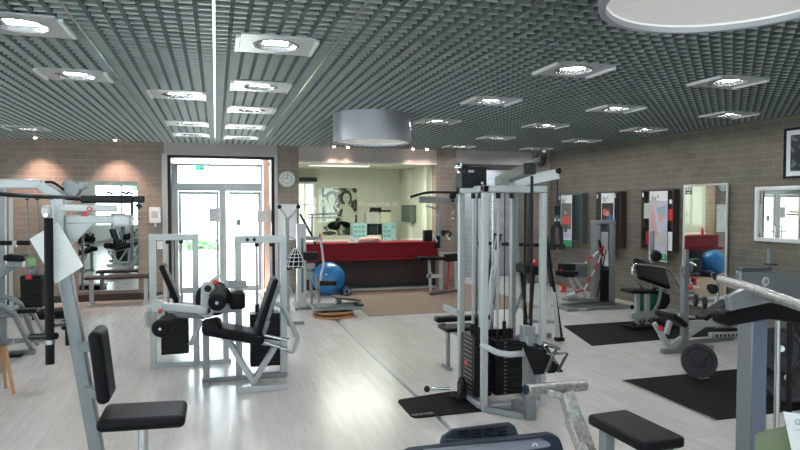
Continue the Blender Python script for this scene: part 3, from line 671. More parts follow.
# ---------------------------------------------------------------- foreground left: chest press with leaning mast
t = T('shoulder_press', 'silver press machine with leaning mast, black seat and back pad in the left foreground', 'press machine', (-.45, 3.75, 0))
zs = .57; sc_ = G(143, 419, zs); Ys = sc_.y; 
sa, sb = P(101, 416, Ys), P(186, 411, Ys)
t.part('seat', B1(P(100.5, 418, Ys), P(186.5, 413, Ys), .34, .075), 'vinyl', bevel=.035, seg=4)
t.part('seat_post', C1((P(143, 440, Ys).x, Ys, .06), (P(143, 424, Ys).x, Ys, P(143, 424, Ys).z), .028, 16), 'steel')
t.part('back_pad', B1(P(97.5, 328, Ys), P(107, 399, Ys), .26, .075, upv=(1, 0, 0)), 'vinyl', bevel=.035, seg=4)
m0 = P(60, 245, Ys+.15); m1 = P(90, 412, Ys+.15); d = (m1-m0); m2 = m1+d*((m1.z-.05)/-d.z)*1. if d.z else m1
t.part('mast', B1(m0, m2, .075, .075, upv=(0, 1, 0)), 'silver', bevel=.008)
for py in (344, 388):
    k_ = (py-245)/(412-245); a = m0+(m1-m0)*k_; t.part('pad_bracket', B1(a, V((P(100, py, Ys).x, Ys, a.z)), .05, .05), 'silver', bevel=.006)
t.part('base_rail', K1(m2.x-.1, P(200, 440, Ys).x, Ys-.03, Ys+.10, 0, .06), 'silver', bevel=.006); t.part('base_foot', K1(m2.x-.1, m2.x, Ys-.4, Ys+.5, .0, .058), 'silver', bevel=.006)
# upper part
yu = Ys+.05
t.part('press_arm', B1(P(60, 208, yu), P(117, 208.5, yu), .05, .040), 'silver_light', bevel=.008)
t.part('press_arm', B1(P(66, 219.5, yu+.12), P(116, 219.5, yu+.12), .05, .050), 'silver_light', bevel=.008)
t.part('arm_box', B1(P(114, 220.5, yu+.05), P(132, 220.5, yu+.05), .12, .072), 'silver_light', bevel=.015, seg=3)
b = MB(); b.prism([P(64, 222, yu+.10), P(94, 222, yu+.10), P(72, 245, yu+.10), P(66, 250, yu+.10)], (0, .05, 0)); t.part('gusset', b, 'silver_light')
t.part('mast_head', B1(P(59, 199, yu+.1), m0+V((0, .0, -.05)), .06, .07, upv=(0, 1, 0)), 'silver_light', bevel=.008)
c = P(89.5, 209, yu-.035)
b = MB(); b.lathe(c, (0, -1, 0), [(0, .002), (.014, .002), (.014, 0)], 24); lg = t.part('emblem', b, 'red', label='round red emblem')
b = MB(); b.box(c+V((0, -.0035, 0)), (.016, .001, .004)); b.box(c+V((0, -.0035, 0)), (.004, .001, .016)); t.part('emblem_cross', b, 'white', parent=lg)
t.part('stop', K1(P(82, 214, yu).x, P(87, 214, yu).x, yu, yu+.04, P(84, 216.5, yu).z, P(84, 212, yu).z), 'red')
# pivot and hanging grip arm
pv = P(47, 213, yu-.04); b = MB(); b.beam(P(47, 205, yu-.04), P(47, 217, yu-.04), .05, .055, upv=(1, 0, 0)); t.part('pivot', b, 'silver_light', bevel=.02, seg=3)
t.part('pivot_bolt', C1(pv+V((0, -.035, -.012)), pv+V((0, -.02, -.012)), .012, 12), 'steel')
t.part('grip_arm', C1(P(48.5, 218, yu-.04), P(50, 364, yu-.04), .0235, 18), 'foam'); t.part('grip_ring', C1(P(50, 339.5, yu-.04), P(50, 344, yu-.04), .026, 18), 'steel')
t.part('grip_arm', C1(P(67, 262, yu+.55), P(69, 345, yu+.55), .022, 16), 'foam'); t.part('cross_grip', C1(P(52, 325, yu-.02), P(68, 323, yu+.5), .016, 12), 'black'); b = MB(); b.lathe(P(62, 325, yu+.4), (1, 0, 0), [(0, 0), (.03, 0), (.04, .03), (.03, .07), (0, .07)], 14); t.part('bushing', b, 'black')
t.part('foot_peg', C1(P(31, 337, yu+.1), P(56, 336, yu-.03), .02, 12), 'black')
# paper sheet
cs = [P(29.5, 239, yu+.03), P(58, 222, yu+.03), P(83.5, 266, yu+.01), P(55.5, 284, yu+.01)]
t2 = T('instruction_sheet', 'white printed sheet hanging crooked on the left foreground machine', 'paper', cs[3])
b = MB(); b.prism(cs, (0, .002, 0)); t2.part('sheet', b, 'paper', smooth=False)
b = MB(); ux = (cs[1]-cs[0]); uy = (cs[3]-cs[0])
for i in range(9):
    if i in (2, 6): continue
    p0 = cs[0]+ux*.2+uy*(.22+i*.065); b.beam(p0+V((0, -.002, 0)), p0+ux*(.5 if i % 3 else .36)+V((0, -.002, 0)), .001, .0022)
t2.part('printed_lines', b, 'trim_grey')
# long black lever bar across the top
t = T('pulldown_lever', 'white lever arm with long black cable bar across the upper left', 'lever arm', P(40, 200, yu+.35))
yq = yu+.35
t.part('arm', B1(P(-14, 183.5, yq), P(43, 184.5, yq), .06, .06), 'silver_light', bevel=.01); t.part('arm', B1(P(40, 183.5, yq), P(69, 205, yq), .06, .07), 'silver_light', bevel=.01)
t.part('black_bar', T1([P(-12, 193, yq-.1), P(20, 195.5, yq-.1), P(60, 197.5, yq-.1), P(84, 199, yq-.1)], .014, 10), 'black')
t.part('thick_sleeve', B1(P(81, 199, yq-.1), P(134, 199.5, yq-.1), .05, .05), 'black', bevel=.012); t.part('end_clamp', B1(P(133, 199, yq-.1), P(145, 199.5, yq-.1), .045, .042), 'black', bevel=.008); t.part('end_clamp', B1(P(137, 204, yq-.1), P(141, 208, yq-.1), .03, .03), 'black')
for px in (107, 122, 127): t.part('clamp', B1(P(px, 192, yq-.12), P(px+6, 194, yq-.12), .02, .012), 'iron')
b = MB(); b.lathe(P(70, 189, yq+.05), (0, 1, 0), [(0, 0), (.05, 0), (.06, .02), (.06, .06), (0, .06)], 24); t.part('pulley_housing', b, 'silver'); t.part('housing_tail', B1(P(70, 190, yq+.08), P(87, 185, yq+.08), .05, .05), 'silver', bevel=.01)
t.part('cable_hook', T1([P(45, 182, yq-.05), P(53, 182, yq-.05), P(64, 190, yq-.05)], .008, 8, .03), 'black')
# ---------------------------------------------------------------- far-left machine
t = T('chest_machine', 'silver weight machine with small black stack standing far back at the left brick wall', 'weight machine', (-3.9, 11.6, 0))
y = 11.6
def PP(px, py, dy=0): return P(px, py, y+dy)
t.part('post', B1(PP(11.5, 196), V((PP(11.5, 300).x, y, .05)), .06, .06), 'silver_light', bevel=.004)
for px in (27, 37): t.part('guide_rod', C1(V((PP(px, 200, .05).x, y+.05, .2)), PP(px, 198, .05), .014, 10), 'silver'); t.part('guide_cap', C1(PP(px, 200, .05), PP(px, 197, .05), .03, 10), 'black')
t.part('top_beam', B1(PP(10, 197), PP(54, 197.5), .06, .05), 'silver_light', bevel=.004); t.part('post', B1(PP(52, 197), V((PP(52, 300).x, y, .05)), .05, .05), 'silver_light')
x0, x1 = PP(22, 285).x, PP(43, 285).x
stack(t, x0, x1, y-.1, y+.15, .12, PP(33, 276, -.1).z, 9, PP(33, 262).z, rods=0, labels=False)
t.part('base', B1(V((PP(8, 300).x, y, .03)), V((PP(56, 300).x, y, .03)), .4, .06), 'silver_mid', bevel=.006)
b = MB(); b.ball(PP(32.5, 271.5, -.12), .085, 16); t.part('pulley_cover', b, 'silver_mid'); t.part('label_plate', K1(PP(30, 276).x, PP(36, 276).x, y-.24, y-.22, PP(30, 279, -.22).z, PP(30, 275, -.22).z), 'red')
t = T('row_machine', 'dark grey exercise machine with curved tubes and black grips at the left picture edge', 'exercise machine', (-2.4, 7.2, 0))
y = 7.2
def PP(px, py, dy=0): return P(px, py, y+dy)
t.part('edge_post', B1(PP(1, 185, .3), V((PP(1, 300, .3).x, y+.3, .04)), .08, .06), 'silver', bevel=.005)
t.part('grip_bar', C1(PP(-8, 243), PP(30, 243), .024, 14), 'foam'); t.part('grip_ring', C1(PP(13, 244), PP(17, 244), .034, 14), 'silver_light')
t.part('arm_pad', B1(PP(6, 257), PP(27, 258), .22, .06), 'vinyl', bevel=.02, seg=3)
t.part('pad_bracket', B1(PP(-2, 276), PP(16, 262), .05, .08), 'silver_mid', bevel=.01); t.part('pad_block', B1(PP(8, 264), PP(24, 264), .12, .07), 'silver_mid', bevel=.01)
t.part('cable_tag', K1(PP(27, 262, -.13).x, PP(36, 262, -.13).x, y-.14, y-.13, PP(30, 266, -.13).z, PP(30, 258, -.13).z), 'leafgreen', label='small green tag')
t.part('curved_tube', T1([PP(-8, 297, .1), PP(10, 297, .1), PP(20, 303, 0), G(37, 344, .04)], .026, 10, .12), 'silver_mid')
t.part('curved_tube', T1([PP(-8, 305, -.3), PP(4, 306, -.3), PP(14, 314, -.3), G(32, 350, .03)], .028, 10, .12), 'silver_mid')
t.part('curved_tube', T1([PP(22, 309, .3), PP(33, 312, .3), G(46, 337, .03)], .022, 10, .1), 'silver_mid')
t.part('curved_tube', T1([PP(-8, 318, -.1), PP(6, 316, -.1), PP(18, 306, 0)], .024, 10, .1), 'silver_mid')
t.part('foot_rail', B1(G(-8, 353, .03), G(35, 352, .03), .07, .06), 'silver_mid', bevel=.006)
t.part('foot_rail', B1(G(8, 341, .03), G(50, 339, .03), .06, .05), 'silver_mid', bevel=.006)
t.part('foot_pad', B1(PP(18, 311, .2), PP(38, 310, .2), .12, .045), 'black', bevel=.01); t.part('rubber_foot', B1(G(1, 356, .02), G(22, 355, .02), .1, .04), 'black', bevel=.008)
# wooden stool at the left edge
zst = .52; c = G(4, 343, .50)
t = T('wooden_stool', 'stool with grey seat and pale wooden leg cut off by the left picture edge', 'stool', (c.x-.12, c.y, 0))
b = MB(); b.lathe((c.x-.10, c.y+.02, c.z), (0, 0, 1), [(0, -.012), (.17, -.012), (.18, 0), (.17, .016), (0, .018)], 32); t.part('seat', b, 'silver_dark')
for k_, a in enumerate((-.25, 1.3, 2.9, 4.4)):
    p0 = V((c.x-.10+.11*math.cos(a), c.y+.02+.11*math.sin(a), c.z-.012)); p1 = V((c.x-.10+.19*math.cos(a), c.y+.02+.19*math.sin(a), 0)); t.part('leg', T1([p0, p1], [.021, .015], 12), 'wood', label='pale wooden leg')
# bench along the left mirror
y = 12.3
t = T('long_bench', 'long dark-topped bench in front of the mirror on the left back wall', 'bench', (P(110, 290, y).x, y, 0))
x0, x1, z_ = P(86, 279, y).x, P(151, 279, y).x, P(110, 276, y).z
t.part('bench_top', K1(x0, x1, y-.18, y+.18, z_-.045, z_), 'dark_wood', bevel=.008)
for x in (P(91.5, 290, y).x, P(146, 290, y).x):
    t.part('leg', K1(x-.035, x+.035, y-.03, y+.03, .04, z_-.045), 'silver_light', bevel=.004); t.part('foot', K1(x-.04, x+.04, y-.2, y+.2, 0, .04), 'silver_light', bevel=.004)
# step platform on the floor at the left
y = 11.2; x0, x1 = P(33, 300, y).x, P(72, 300, y).x; zz = P(50, 303, y).z
t = T('aerobic_step', 'low black step platform on the floor near the left brick wall', 'step', ((x0+x1)/2, y, 0)); t.part('top', K1(x0, x1, y-.2, y+.2, .09, .13), 'black', bevel=.01)
for x in (x0+.12, x1-.12): t.part('riser', K1(x-.1, x+.1, y-.18, y+.18, 0, .09), 'black_matte', bevel=.01)
# ---------------------------------------------------------------- group by the clock pier
y = G(290, 325).y
t = T('dip_stand', 'slim stand with Y-shaped top handles in front of the white notice board', 'handle stand', (P(287, 300, y).x, y, 0))
pb = V((P(287.5, 300, y).x, y, 0))
t.part('pole', K1(pb.x-.03, pb.x+.03, y-.025, y+.025, .05, P(287, 218, y).z), 'silver', bevel=.004)
for s_ in (279.5, 298.5):
    t.part('branch', C1(P(287.5, 219, y), P(s_, 207.5, y), .018, 10), 'silver_light'); b = MB(); b.ball(P(s_-.2, 206.8, y), .035, 12); t.part('end_cap', b, 'black')
t.part('base_foot', K1(pb.x-.25, pb.x+.25, y-.03, y+.03, 0, .05), 'silver', bevel=.004); t.part('base_foot', K1(pb.x-.03, pb.x+.03, y+.03, y+.5, 0, .05), 'silver', bevel=.004)
t.part('brace', C1(P(289, 285, y), G(300, 311), .014, 8), 'steel'); t.part('clamp', K1(pb.x-.05, pb.x+.05, y-.04, y+.04, P(287, 270, y).z, P(287, 258, y).z), 'black', bevel=.008)
# net bag with black and white stripes
c = P(295.5, 259, y-.05); 
t2 = T('net_bag', 'black-and-white netted ball bag hanging beside the slim handle stand', 'bag', c+V((0, 0, -.14)))
prof = [(0, -.14), (.10, -.135), (.125, -.10), (.12, -.03), (.09, .06), (.04, .13), (.012, .17), (.01, .2)]
b = MB(); b.lathe(c, (0, 0, 1), prof, 24); t2.part('bag_body', b, 'black_matte')
b = MB()
for k_ in range(10):
    a = k_*math.pi/5; b.tube([c+V(((r_+.004)*math.cos(a+h_), (r_+.004)*math.sin(a+h_), h_)) for r_, h_ in prof[1:7]], .005, 5)
for h_, r_ in ((-.1, .125), (-.03, .12), (.03, .1), (.08, .08)): b.tube([c+V(((r_+.004)*math.cos(a*math.pi/9), (r_+.004)*math.sin(a*math.pi/9), h_)) for a in range(18)], .0045, 5, close=True)
t2.part('net_cord', b, 'white', label='white net cord')
t2.part('loop', T1([c+V((0, 0, .2)), c+V((0, 0, .30)), V((pb.x+.03, y-.02, c.z+.34))], .006, 6), 'black')
# column machine
y = G(302, 309).y
t = T('pulley_column', 'pale upright pulley column with black levers right of the clock pier', 'pulley machine', (P(301, 300, y).x, y, 0))
x0, x1 = P(297, 300, y).x, P(306, 300, y).x; zt5 = P(301, 224, y).z
t.part('column', K1(x0, x1, y-.06, y+.08, .04, zt5), 'silver_light', bevel=.008); t.part('base', K1(x0-.05, x1+.12, y-.1, y+.4, 0, .04), 'silver', bevel=.006)
t.part('column_slot', K1(x0+.07, x1-.05, y-.066, y-.06, .3, zt5-.25), 'silver_dark')
t.part('top_lever', T1([P(300, 214, y+.1), P(312, 236, y+.1), P(316, 246, y+.1)], .02, 8, .05), 'black')
t.part('cross_arm', B1(P(304, 238, y), P(322, 239, y), .06, .07), 'silver', bevel=.006); t.part('lever_box', B1(P(303, 256, y-.05), P(318, 256, y-.05), .12, .14), 'black', bevel=.01); t.part('lever_box', B1(P(305, 266, y-.05), P(315, 266, y-.05), .1, .10), 'silver', bevel=.01)
t.part('lower_box', B1(P(306, 275, y-.05), P(313, 275, y-.05), .1, .16), 'silver', bevel=.01)
for py, pr1 in ((213.5, 340), (217, 344)): t.part('long_bar', C1(P(308, py+1, y+.3), P(pr1, py, y+.3), .014, 8), 'silver_light')
t.part('bar_post', C1(P(312, 215, y+.3), P(312, 240, y+.1), .018, 8), 'silver')
t.part('curved_handle', T1([P(313, 241, y-.1), P(320, 240, y-.15), P(322, 247, y-.15), P(323, 258, y-.15), P(324, 266, y-.15), P(321, 274, y-.15), P(321, 284, y-.15)], .02, 10, .06), 'silver_light')
t.part('foot_pedal', B1(P(319, 283, y-.15), P(336, 283, y-.15), .14, .09), 'black', bevel=.02, seg=3)
t.part('rear_leg', B1(P(310, 268, y+.2), V((P(312, 305, y+.2).x, y+.2, .04)), .05, .05), 'silver', bevel=.004)
t.part('rear_leg', B1(P(317, 275, y+.35), V((P(319, 305, y+.35).x, y+.35, .04)), .05, .05), 'silver', bevel=.004)
# blue gym ball and small ankle roller
c = P(328.5, 278, 12.42); r_ = .337; c = V((c.x, 12.42, r_)); y = 12.42
b = MB(); b.ball(c, r_, 48)
t = T('gym_ball', 'big blue gym ball resting on the floor against the red counter', 'exercise ball', (c.x, c.y, 0)); t.part('ball_skin', b, 'blue_ball')
b = MB(); b.cyl(c+V((-.10, -r_+.004, .12)), c+V((-.10, -r_-.0, .12)), .015, 10); t.part('valve', b, 'white')
c = P(345.5, 288, 12.3); c = V((c.x, 12.3, .09))
t = T('foam_roller', 'small dark blue foam roller beside the blue gym ball', 'roller', (c.x, c.y, 0)); b = MB(); b.lathe(c+V((-.0, -.16, 0)), (0, 1, 0), [(.04, 0), (.09, 0), (.09, .32), (.04, .32), (.04, 0)], 28); t.part('roller_body', b, 'blueshade'); b = MB(); b.lathe(c+V((0, -.165, 0)), (0, 1, 0), [(.04, 0), (.055, 0), (.055, .004), (.04, .004)], 24); t.part('rim', b, 'bluegrey')
# wobble platform
c = G(333, 316); c = V((c.x, c.y, 0))
t = T('balance_platform', 'round wooden balance platform carrying a grey slatted step on the floor', 'balance board', c)
b = MB(); b.lathe(c, (0, 0, 1), [(0, .0), (.30, .0), (.345, .012), (.345, .03), (.30, .035), (0, .035)], 40); t.part('lower_disc', b, 'wood')
b = MB(); b.lathe(c, (0, 0, 1), [(.0, .036), (.12, .036), (.12, .075), (0, .075)], 24); t.part('spring_hub', b, 'black')
b = MB(); b.lathe(c, (0, 0, 1), [(0, .075), (.33, .075), (.34, .085), (.33, .095), (0, .095)], 40); t.part('upper_disc', b, 'wood')
z0 = .12; x0, x1 = P(313, 312, c.y).x, P(360, 312, c.y).x
for sx in (-.2, .12): t.part('riser', K1(c.x+sx, c.x+sx+.08, c.y-.12, c.y+.12, .096, .12), 'black')
t.part('step_frame', K1(x0, x1, c.y-.20, c.y+.22, z0, z0+.05), 'silver_mid', bevel=.01)
for i in range(7):
    yy = c.y-.17+i*.056; b = K1(x0+.03, x1-.12, yy, yy+.035, z0+.051, z0+.07); t.part('slat', b, 'silver_mid', bevel=.004)
t.part('end_pad', K1(x1-.10, x1+.02, c.y-.20, c.y+.1, z0+.051, z0+.085), 'black', bevel=.01)
b = MB(); b.beam((x1-.46, c.y+.02, z0+.20), (x1-.02, c.y+.10, z0+.12), .32, .03); t.part('tilted_board', b, 'box_wood', bevel=.006)
t.part('board_support', K1(x1-.40, x1-.32, c.y-.05, c.y+.1, z0+.071, z0+.17), 'silver_dark')
# ---------------------------------------------------------------- pec machine right of the counter
y = 12.1
def PP(px, py, dy=0): return P(px, py, y+dy)
t = T('butterfly_machine', 'silver seated machine with overhead arm standing at the right end of the red counter', 'weight machine', (PP(448, 290).x, y, 0))
t.part('overhead_arm', B1(PP(419, 199.5), PP(458, 200.5), .09, .14), 'silver', bevel=.012); b = MB()
t.part('cambered_bar', T1([PP(409, 197.5, -.15), PP(427, 192, -.15), PP(462, 192.5, -.15)], .028, 10, .2), 'black'); b = MB(); b.ball(PP(409, 197.6, -.15), .035, 12); t.part('bar_tip', b, 'white')
t.part('pole', B1(PP(440, 203), PP(440, 247), .06, .06, upv=(0, 1, 0)), 'silver', bevel=.006); t.part('lower_sleeve', B1(PP(437, 236, -.05), PP(437, 248, -.05), .11, .08, upv=(0, 1, 0)), 'black', bevel=.01)
t.part('hook', T1([PP(426, 206, -.05), PP(434, 208, -.05), PP(440, 212, -.05)], .018, 8, .06), 'silver')
for a, c in (((434, 235), (437, 242)), ((446, 234), (449.5, 240))): t.part('handle', C1(PP(*a, -.25), PP(*c, -.3), .022, 10), 'silver_light')
t.part('handle_box', B1(PP(441, 233, -.2), PP(447, 233, -.2), .1, .12), 'black', bevel=.01); t.part('handle_box', B1(PP(446, 232, -.1), PP(450, 236, -.1), .1, .12), 'black', bevel=.01)
t.part('cross_bar', B1(PP(434, 235, -.2), PP(449, 234, -.2), .05, .05), 'silver')
t.part('bench_pad', B1(PP(417, 258, -.1), PP(443, 258, -.1), .34, .06), 'vinyl', bevel=.02, seg=3)
t.part('bench_leg', B1(PP(429, 260, -.1), V((PP(429, 285).x, y-.1, .05)), .05, .05), 'silver_light', bevel=.004); t.part('bench_leg', B1(PP(432, 273, -.1), V((PP(428, 285, -.1).x, y-.1, .35)), .05, .05), 'silver_light')
t.part('bench_rail', B1(PP(427, 276, -.1), PP(442, 276, -.1), .05, .07), 'silver_light', bevel=.004)
t.part('foot_rail', B1(V((PP(424, 290).x, y-.4, .03)), V((PP(458, 290).x, y-.05, .03)), .07, .06), 'silver_dark', bevel=.005)
t.part('upright', B1(PP(441, 252), V((PP(441, 285).x, y, .05)), .06, .06), 'silver_light', bevel=.004); t.part('upright', B1(PP(456, 252), V((PP(456, 285).x, y, .05)), .06, .06), 'silver_light', bevel=.004); t.part('upper_rail', B1(PP(440, 254), PP(457, 254), .06, .07), 'silver_light', bevel=.004)
t.part('side_pad', B1(PP(445, 258, -.1), PP(457, 257, -.1), .15, .16), 'black', bevel=.02, seg=3); t.part('pulley_rod', C1(PP(449, 262, .1), V((PP(449, 285).x, y+.1, .05)), .022, 8), 'red'); 
t.part('main_post', B1(PP(458.5, 192, .1), V((PP(458.5, 290).x, y+.1, .0)), .07, .07), 'silver', bevel=.005)
b = MB(); b.lathe(PP(453, 196, -.1), (0, 1, 0), [(0, 0), (.07, 0), (.07, .04), (0, .04)], 20); t.part('pulley', b, 'black')
for py, m_ in ((201, 'black'), (206, 'steel'), (213, 'chrome'), (219, 'steel')): b = MB(); b.ball(PP(453, py, -.12), .035, 10); t.part('cable_fitting', b, m_)
# ---------------------------------------------------------------- crossover column at the right wall
t = TXOV = T('cable_crossover', 'grey cable column with red-and-white tape at the right wall, left of the black benches', 'cable machine', (7.0, 9.8, 0))
xg, yg = G(604, 305).x, G(604, 305).y
y = yg
def PP(px, py, dy=0): return P(px, py, y+dy)
zt6 = PP(604, 224).z
xl, xr = PP(593, 250).x, PP(613.5, 250).x
t.part('upright', K1(xl, xl+.12, y-.06, y+.08, .06, zt6), 'silver', bevel=.01); t.part('upright', K1(xr-.12, xr, y-.06, y+.08, .06, zt6), 'silver', bevel=.01); t.part('head', K1(xl, xr, y-.07, y+.09, zt6, zt6+.07), 'silver', bevel=.01)
t.part('back_panel', K1(xl+.12, xr-.12, y+.06, y+.07, .06, zt6), 'silver_dark')
t.part('pulley_carriage', K1(xl+.15, xr-.15, y-.05, y+.02, PP(600, 250).z, PP(600, 232).z), 'silver_light', bevel=.01)
t.part('weight_box', K1(xl+.125, xr-.125, y-.055, y+.04, .08, PP(600, 270).z), 'black', bevel=.008)
t.part('towel', K1(xl+.16, xr-.16, y-.075, y-.056, PP(600, 266).z, PP(600, 250).z), 'white', label='white cloth strip')
b = MB(); b.cyl(PP(597, 297, -.1), PP(606, 250, -.1), .012, 8); b.cyl(PP(599, 240, -.08), PP(603, 256, -.08), .02, 8); t.part('cable', b, 'black')
xp = P(560, 303, y-.2).x
t.part('platform', K1(xp, xr+.02, y-.45, y+.1, 0, .055), 'silver', bevel=.01)
t.part('platform_top', K1(xp+.1, xr-.2, y-.36, y-.08, .056, .075), 'silver_dark', bevel=.004)
b = MB(); xw = xp+.3
text_mesh(t, 'JUNG', .075, (P(578, 304, y-.46).x, y-.452, .0), (1, 0, 0), (0, 0, 1), 'white')
# device left of it
t.part('seat_device', B1(PP(561, 270, -.1), PP(572, 270, -.1), .25, .24), 'black', bevel=.02, seg=3); t.part('seat_device', B1(PP(572, 270, -.1), PP(584, 270, -.1), .25, .24), 'silver_dark', bevel=.02, seg=3)
for a, c in (((575, 276), (586, 297)), ((570, 277), (578, 298)), ((560, 288), (585, 300))): t.part('strut', B1(PP(*a, -.08), PP(*c, -.06), .05, .05), 'silver_light', bevel=.004)
t.part('sled', B1(V((PP(565, 296, -.06).x, y-.06, .15)), V((PP(594, 299, -.06).x, y-.06, .12)), .2, .06), 'silver', bevel=.01)
t.part('roller', C1(PP(566, 296, -.08), PP(574, 296, -.08), .05, 16), 'silver_light'); b = MB(); b.cyl(PP(563, 285, -.08), PP(563, 292, -.08), .05, 12); t.part('peg', b, 'red')
# barrier tape
def tape(pts, lb):
    t2 = T('barrier_tape', lb, 'tape', pts[0]); b1 = MB(); idx = []; k_ = 0
    for a, c in zip(pts, pts[1:]):
        n_ = max(2, int((c-a).length/.13))
        for i in range(n_): b1.beam(a+(c-a)*(i/n_), a+(c-a)*((i+1)/n_), .004, .035); idx += [k_ % 2]*6; k_ += 1
    o = t2.part('tape_strip', b1, 'red'); o.data.materials.append(MT['white'])
    if len(o.data.polygons) == len(idx):
        for p_, i_ in zip(o.data.polygons, idx): p_.material_index = i_
tape([PP(604, 246, -.12), PP(581, 267, -.14), PP(560, 270, -.14)], 'red-and-white tape running from the cable column to the black device')
tape([PP(604, 247.5, -.1), PP(598, 263, -.14), PP(584, 290, -.18), PP(566, 295, -.2)], 'red-and-white tape hanging lower, from the cable column down to the sled')
# ---------------------------------------------------------------- floor mats on the right
def qmat(pts, lb, edge=False):
    t = T('floor_mat', lb, 'mat', sum(pts, V())/len(pts), group='large black rubber mats on the right')
    b = MB(); b.prism(rounded(pts, .02, 2), (0, 0, .010)); t.part('mat_sheet', b, 'rubber_mat')
    if edge:
        for a, c in ((pts[0], pts[1]),): t.part('edge_strip', B1(a+V((-.0, -.012, .006)), c+V((-.012, -.012, .006)), .025, .010), 'steel')
qmat([G(622, 381), G(716, 420.5), V((G(716, 420.5).x+1.9, G(716, 420.5).y, 0)), V((G(716, 420.5).x+1.9, G(622, 381).y, 0))], 'large black floor mat under the right-hand plate machine, nearest of the mats', True)
m_a, m_b = G(592, 346), G(560, 325)
qmat([V((m_b.x, m_b.y-.1, 0)), m_a, V((m_a.x+1.15, m_a.y+.05, 0)), V((7.4, m_a.y+.05, 0)), V((7.4, m_b.y-.1, 0))], 'black floor mat beneath the curl bench along the right wall')
# ---------------------------------------------------------------- preacher curl bench
y = G(640, 331).y
def PP(px, py, dy=0): return P(px, py, y+dy)
t = T('curl_bench', 'preacher curl bench with a big tilted black pad near the right wall', 'bench', (PP(648, 325).x, y+.2, 0))
t.part('arm_pad', B1(PP(636, 268, .2), PP(667, 279, .2), .38, .07, upv=(0, -1, .9)), 'vinyl', bevel=.03, seg=4)
b = MB(); b.tube([PP(643, 288, .1), PP(632, 273, .1), PP(634, 264, .1), PP(650, 265, .1), PP(670, 269, .1), PP(678, 282, .1), PP(687, 302, .1)], .022, 10, .12); t.part('pad_frame', b, 'chrome')
t.part('pad_post', T1([PP(662, 285, .15), PP(658, 305, .15), PP(648, 318, .15)], .03, 10, .1), 'silver')
t.part('seat', B1(PP(626, 291, .15), PP(650, 291, .15), .30, .05), 'vinyl', bevel=.02, seg=3)
for px in (637, 647): t.part('seat_post', B1(PP(px, 293, .15), V((PP(px, 330, .15).x, y+.15, .06)), .06, .06), 'silver_light', bevel=.004)
t.part('base_rail', B1(V((PP(634, 330, .05).x, y+.15, .20)), V((PP(676, 322, .15).x, y+.15, .22)), .08, .09), 'silver_light', bevel=.006)
b = MB()
for i in range(7): b.cyl(PP(640+i*4.6, 321.5-.4*i, .10), PP(640+i*4.6, 321.5-.4*i, .098), .022, 10)
t.part('adjust_hole', b, 'black'); b = MB(); b.ball(PP(632, 307, .1), .035, 12); b.ball(PP(634, 325, .05), .04, 12); t.part('knob', b, 'black')
t.part('rubber_foot', B1(V((PP(628, 333, .1).x, y+.12, .035)), V((PP(650, 333, .1).x, y+.12, .035)), .25, .065), 'black', bevel=.01)
t.part('rubber_foot', B1(V((PP(668, 325, .1).x, y+.12, .035)), V((PP(677, 325, .1).x, y+.12, .035)), .25, .065), 'black', bevel=.01)
t.part('base_foot', B1(V((PP(672, 325, .15).x, y+.15, .07)), V((PP(672, 325, .15).x, y+.15, .2)), .08, .08), 'silver_light')
t = T('curl_bar', 'bent chrome curl bar resting on the preacher curl bench', 'barbell', PP(668, 294, -.05)); t.part('bar', T1([PP(656, 290, -.0), PP(662, 289, -.0), PP(667, 294, -.0), PP(673, 292, -.0), PP(682, 296, -.0), PP(690, 298, .0)], .013, 10, .05), 'chrome')
# plates leaning on the bench's far side
for (px, py, m_, lb, dx) in ((645, 300, 'tealplate', 'green weight plate hung behind the curl bench seat', 0), (657, 299, 'iron', 'black weight plate beside the green one behind the curl bench', .02)):
    c = PP(px, py, .32 if px < 650 else .42); t = T('weight_plate', lb, 'weight plate', c+V((0, 0, -.18))); b = MB(); b.lathe(c, V((-.35, -1, 0)), [(.02, 0), (.17, 0), (.185, .01), (.185, .035), (.17, .045), (.02, .045)], 32); t.part('disc', b, m_)
    t.part('hub', C1(c, c+V((-.35, -1, 0)).normalized()*.06, .022, 12), 'steel')
# pole with black ball weight, seen in front of the yoga poster
c = PP(655, 256, .5)
t = T('weight_horn', 'vertical silver pole with round black weight in front of the yoga poster', 'plate stand', V((PP(653, 300, .55).x, y+.55, 0)))
t.part('pole', C1(V((PP(653, 300, .55).x, y+.55, .05)), PP(652, 231, .55), .035, 12), 'silver'); b = MB(); b.lathe(c, V((-.3, -1, 0)), [(0, 0), (.02, 0), (.07, .015), (.085, .04), (.085, .06), (.06, .085), (0, .09)], 24); t.part('weight', b, 'black'); t.part('peg', C1(c, c+V((0, .12, 0)), .015, 8), 'steel'); t.part('peg', C1(PP(651, 250, .5), PP(657, 251, .5), .014, 8), 'chrome')
t.part('base', B1(V((PP(653, 300, .55).x-.25, y+.55, .03)), V((PP(653, 300, .55).x+.25, y+.55, .03)), .1, .06), 'silver')
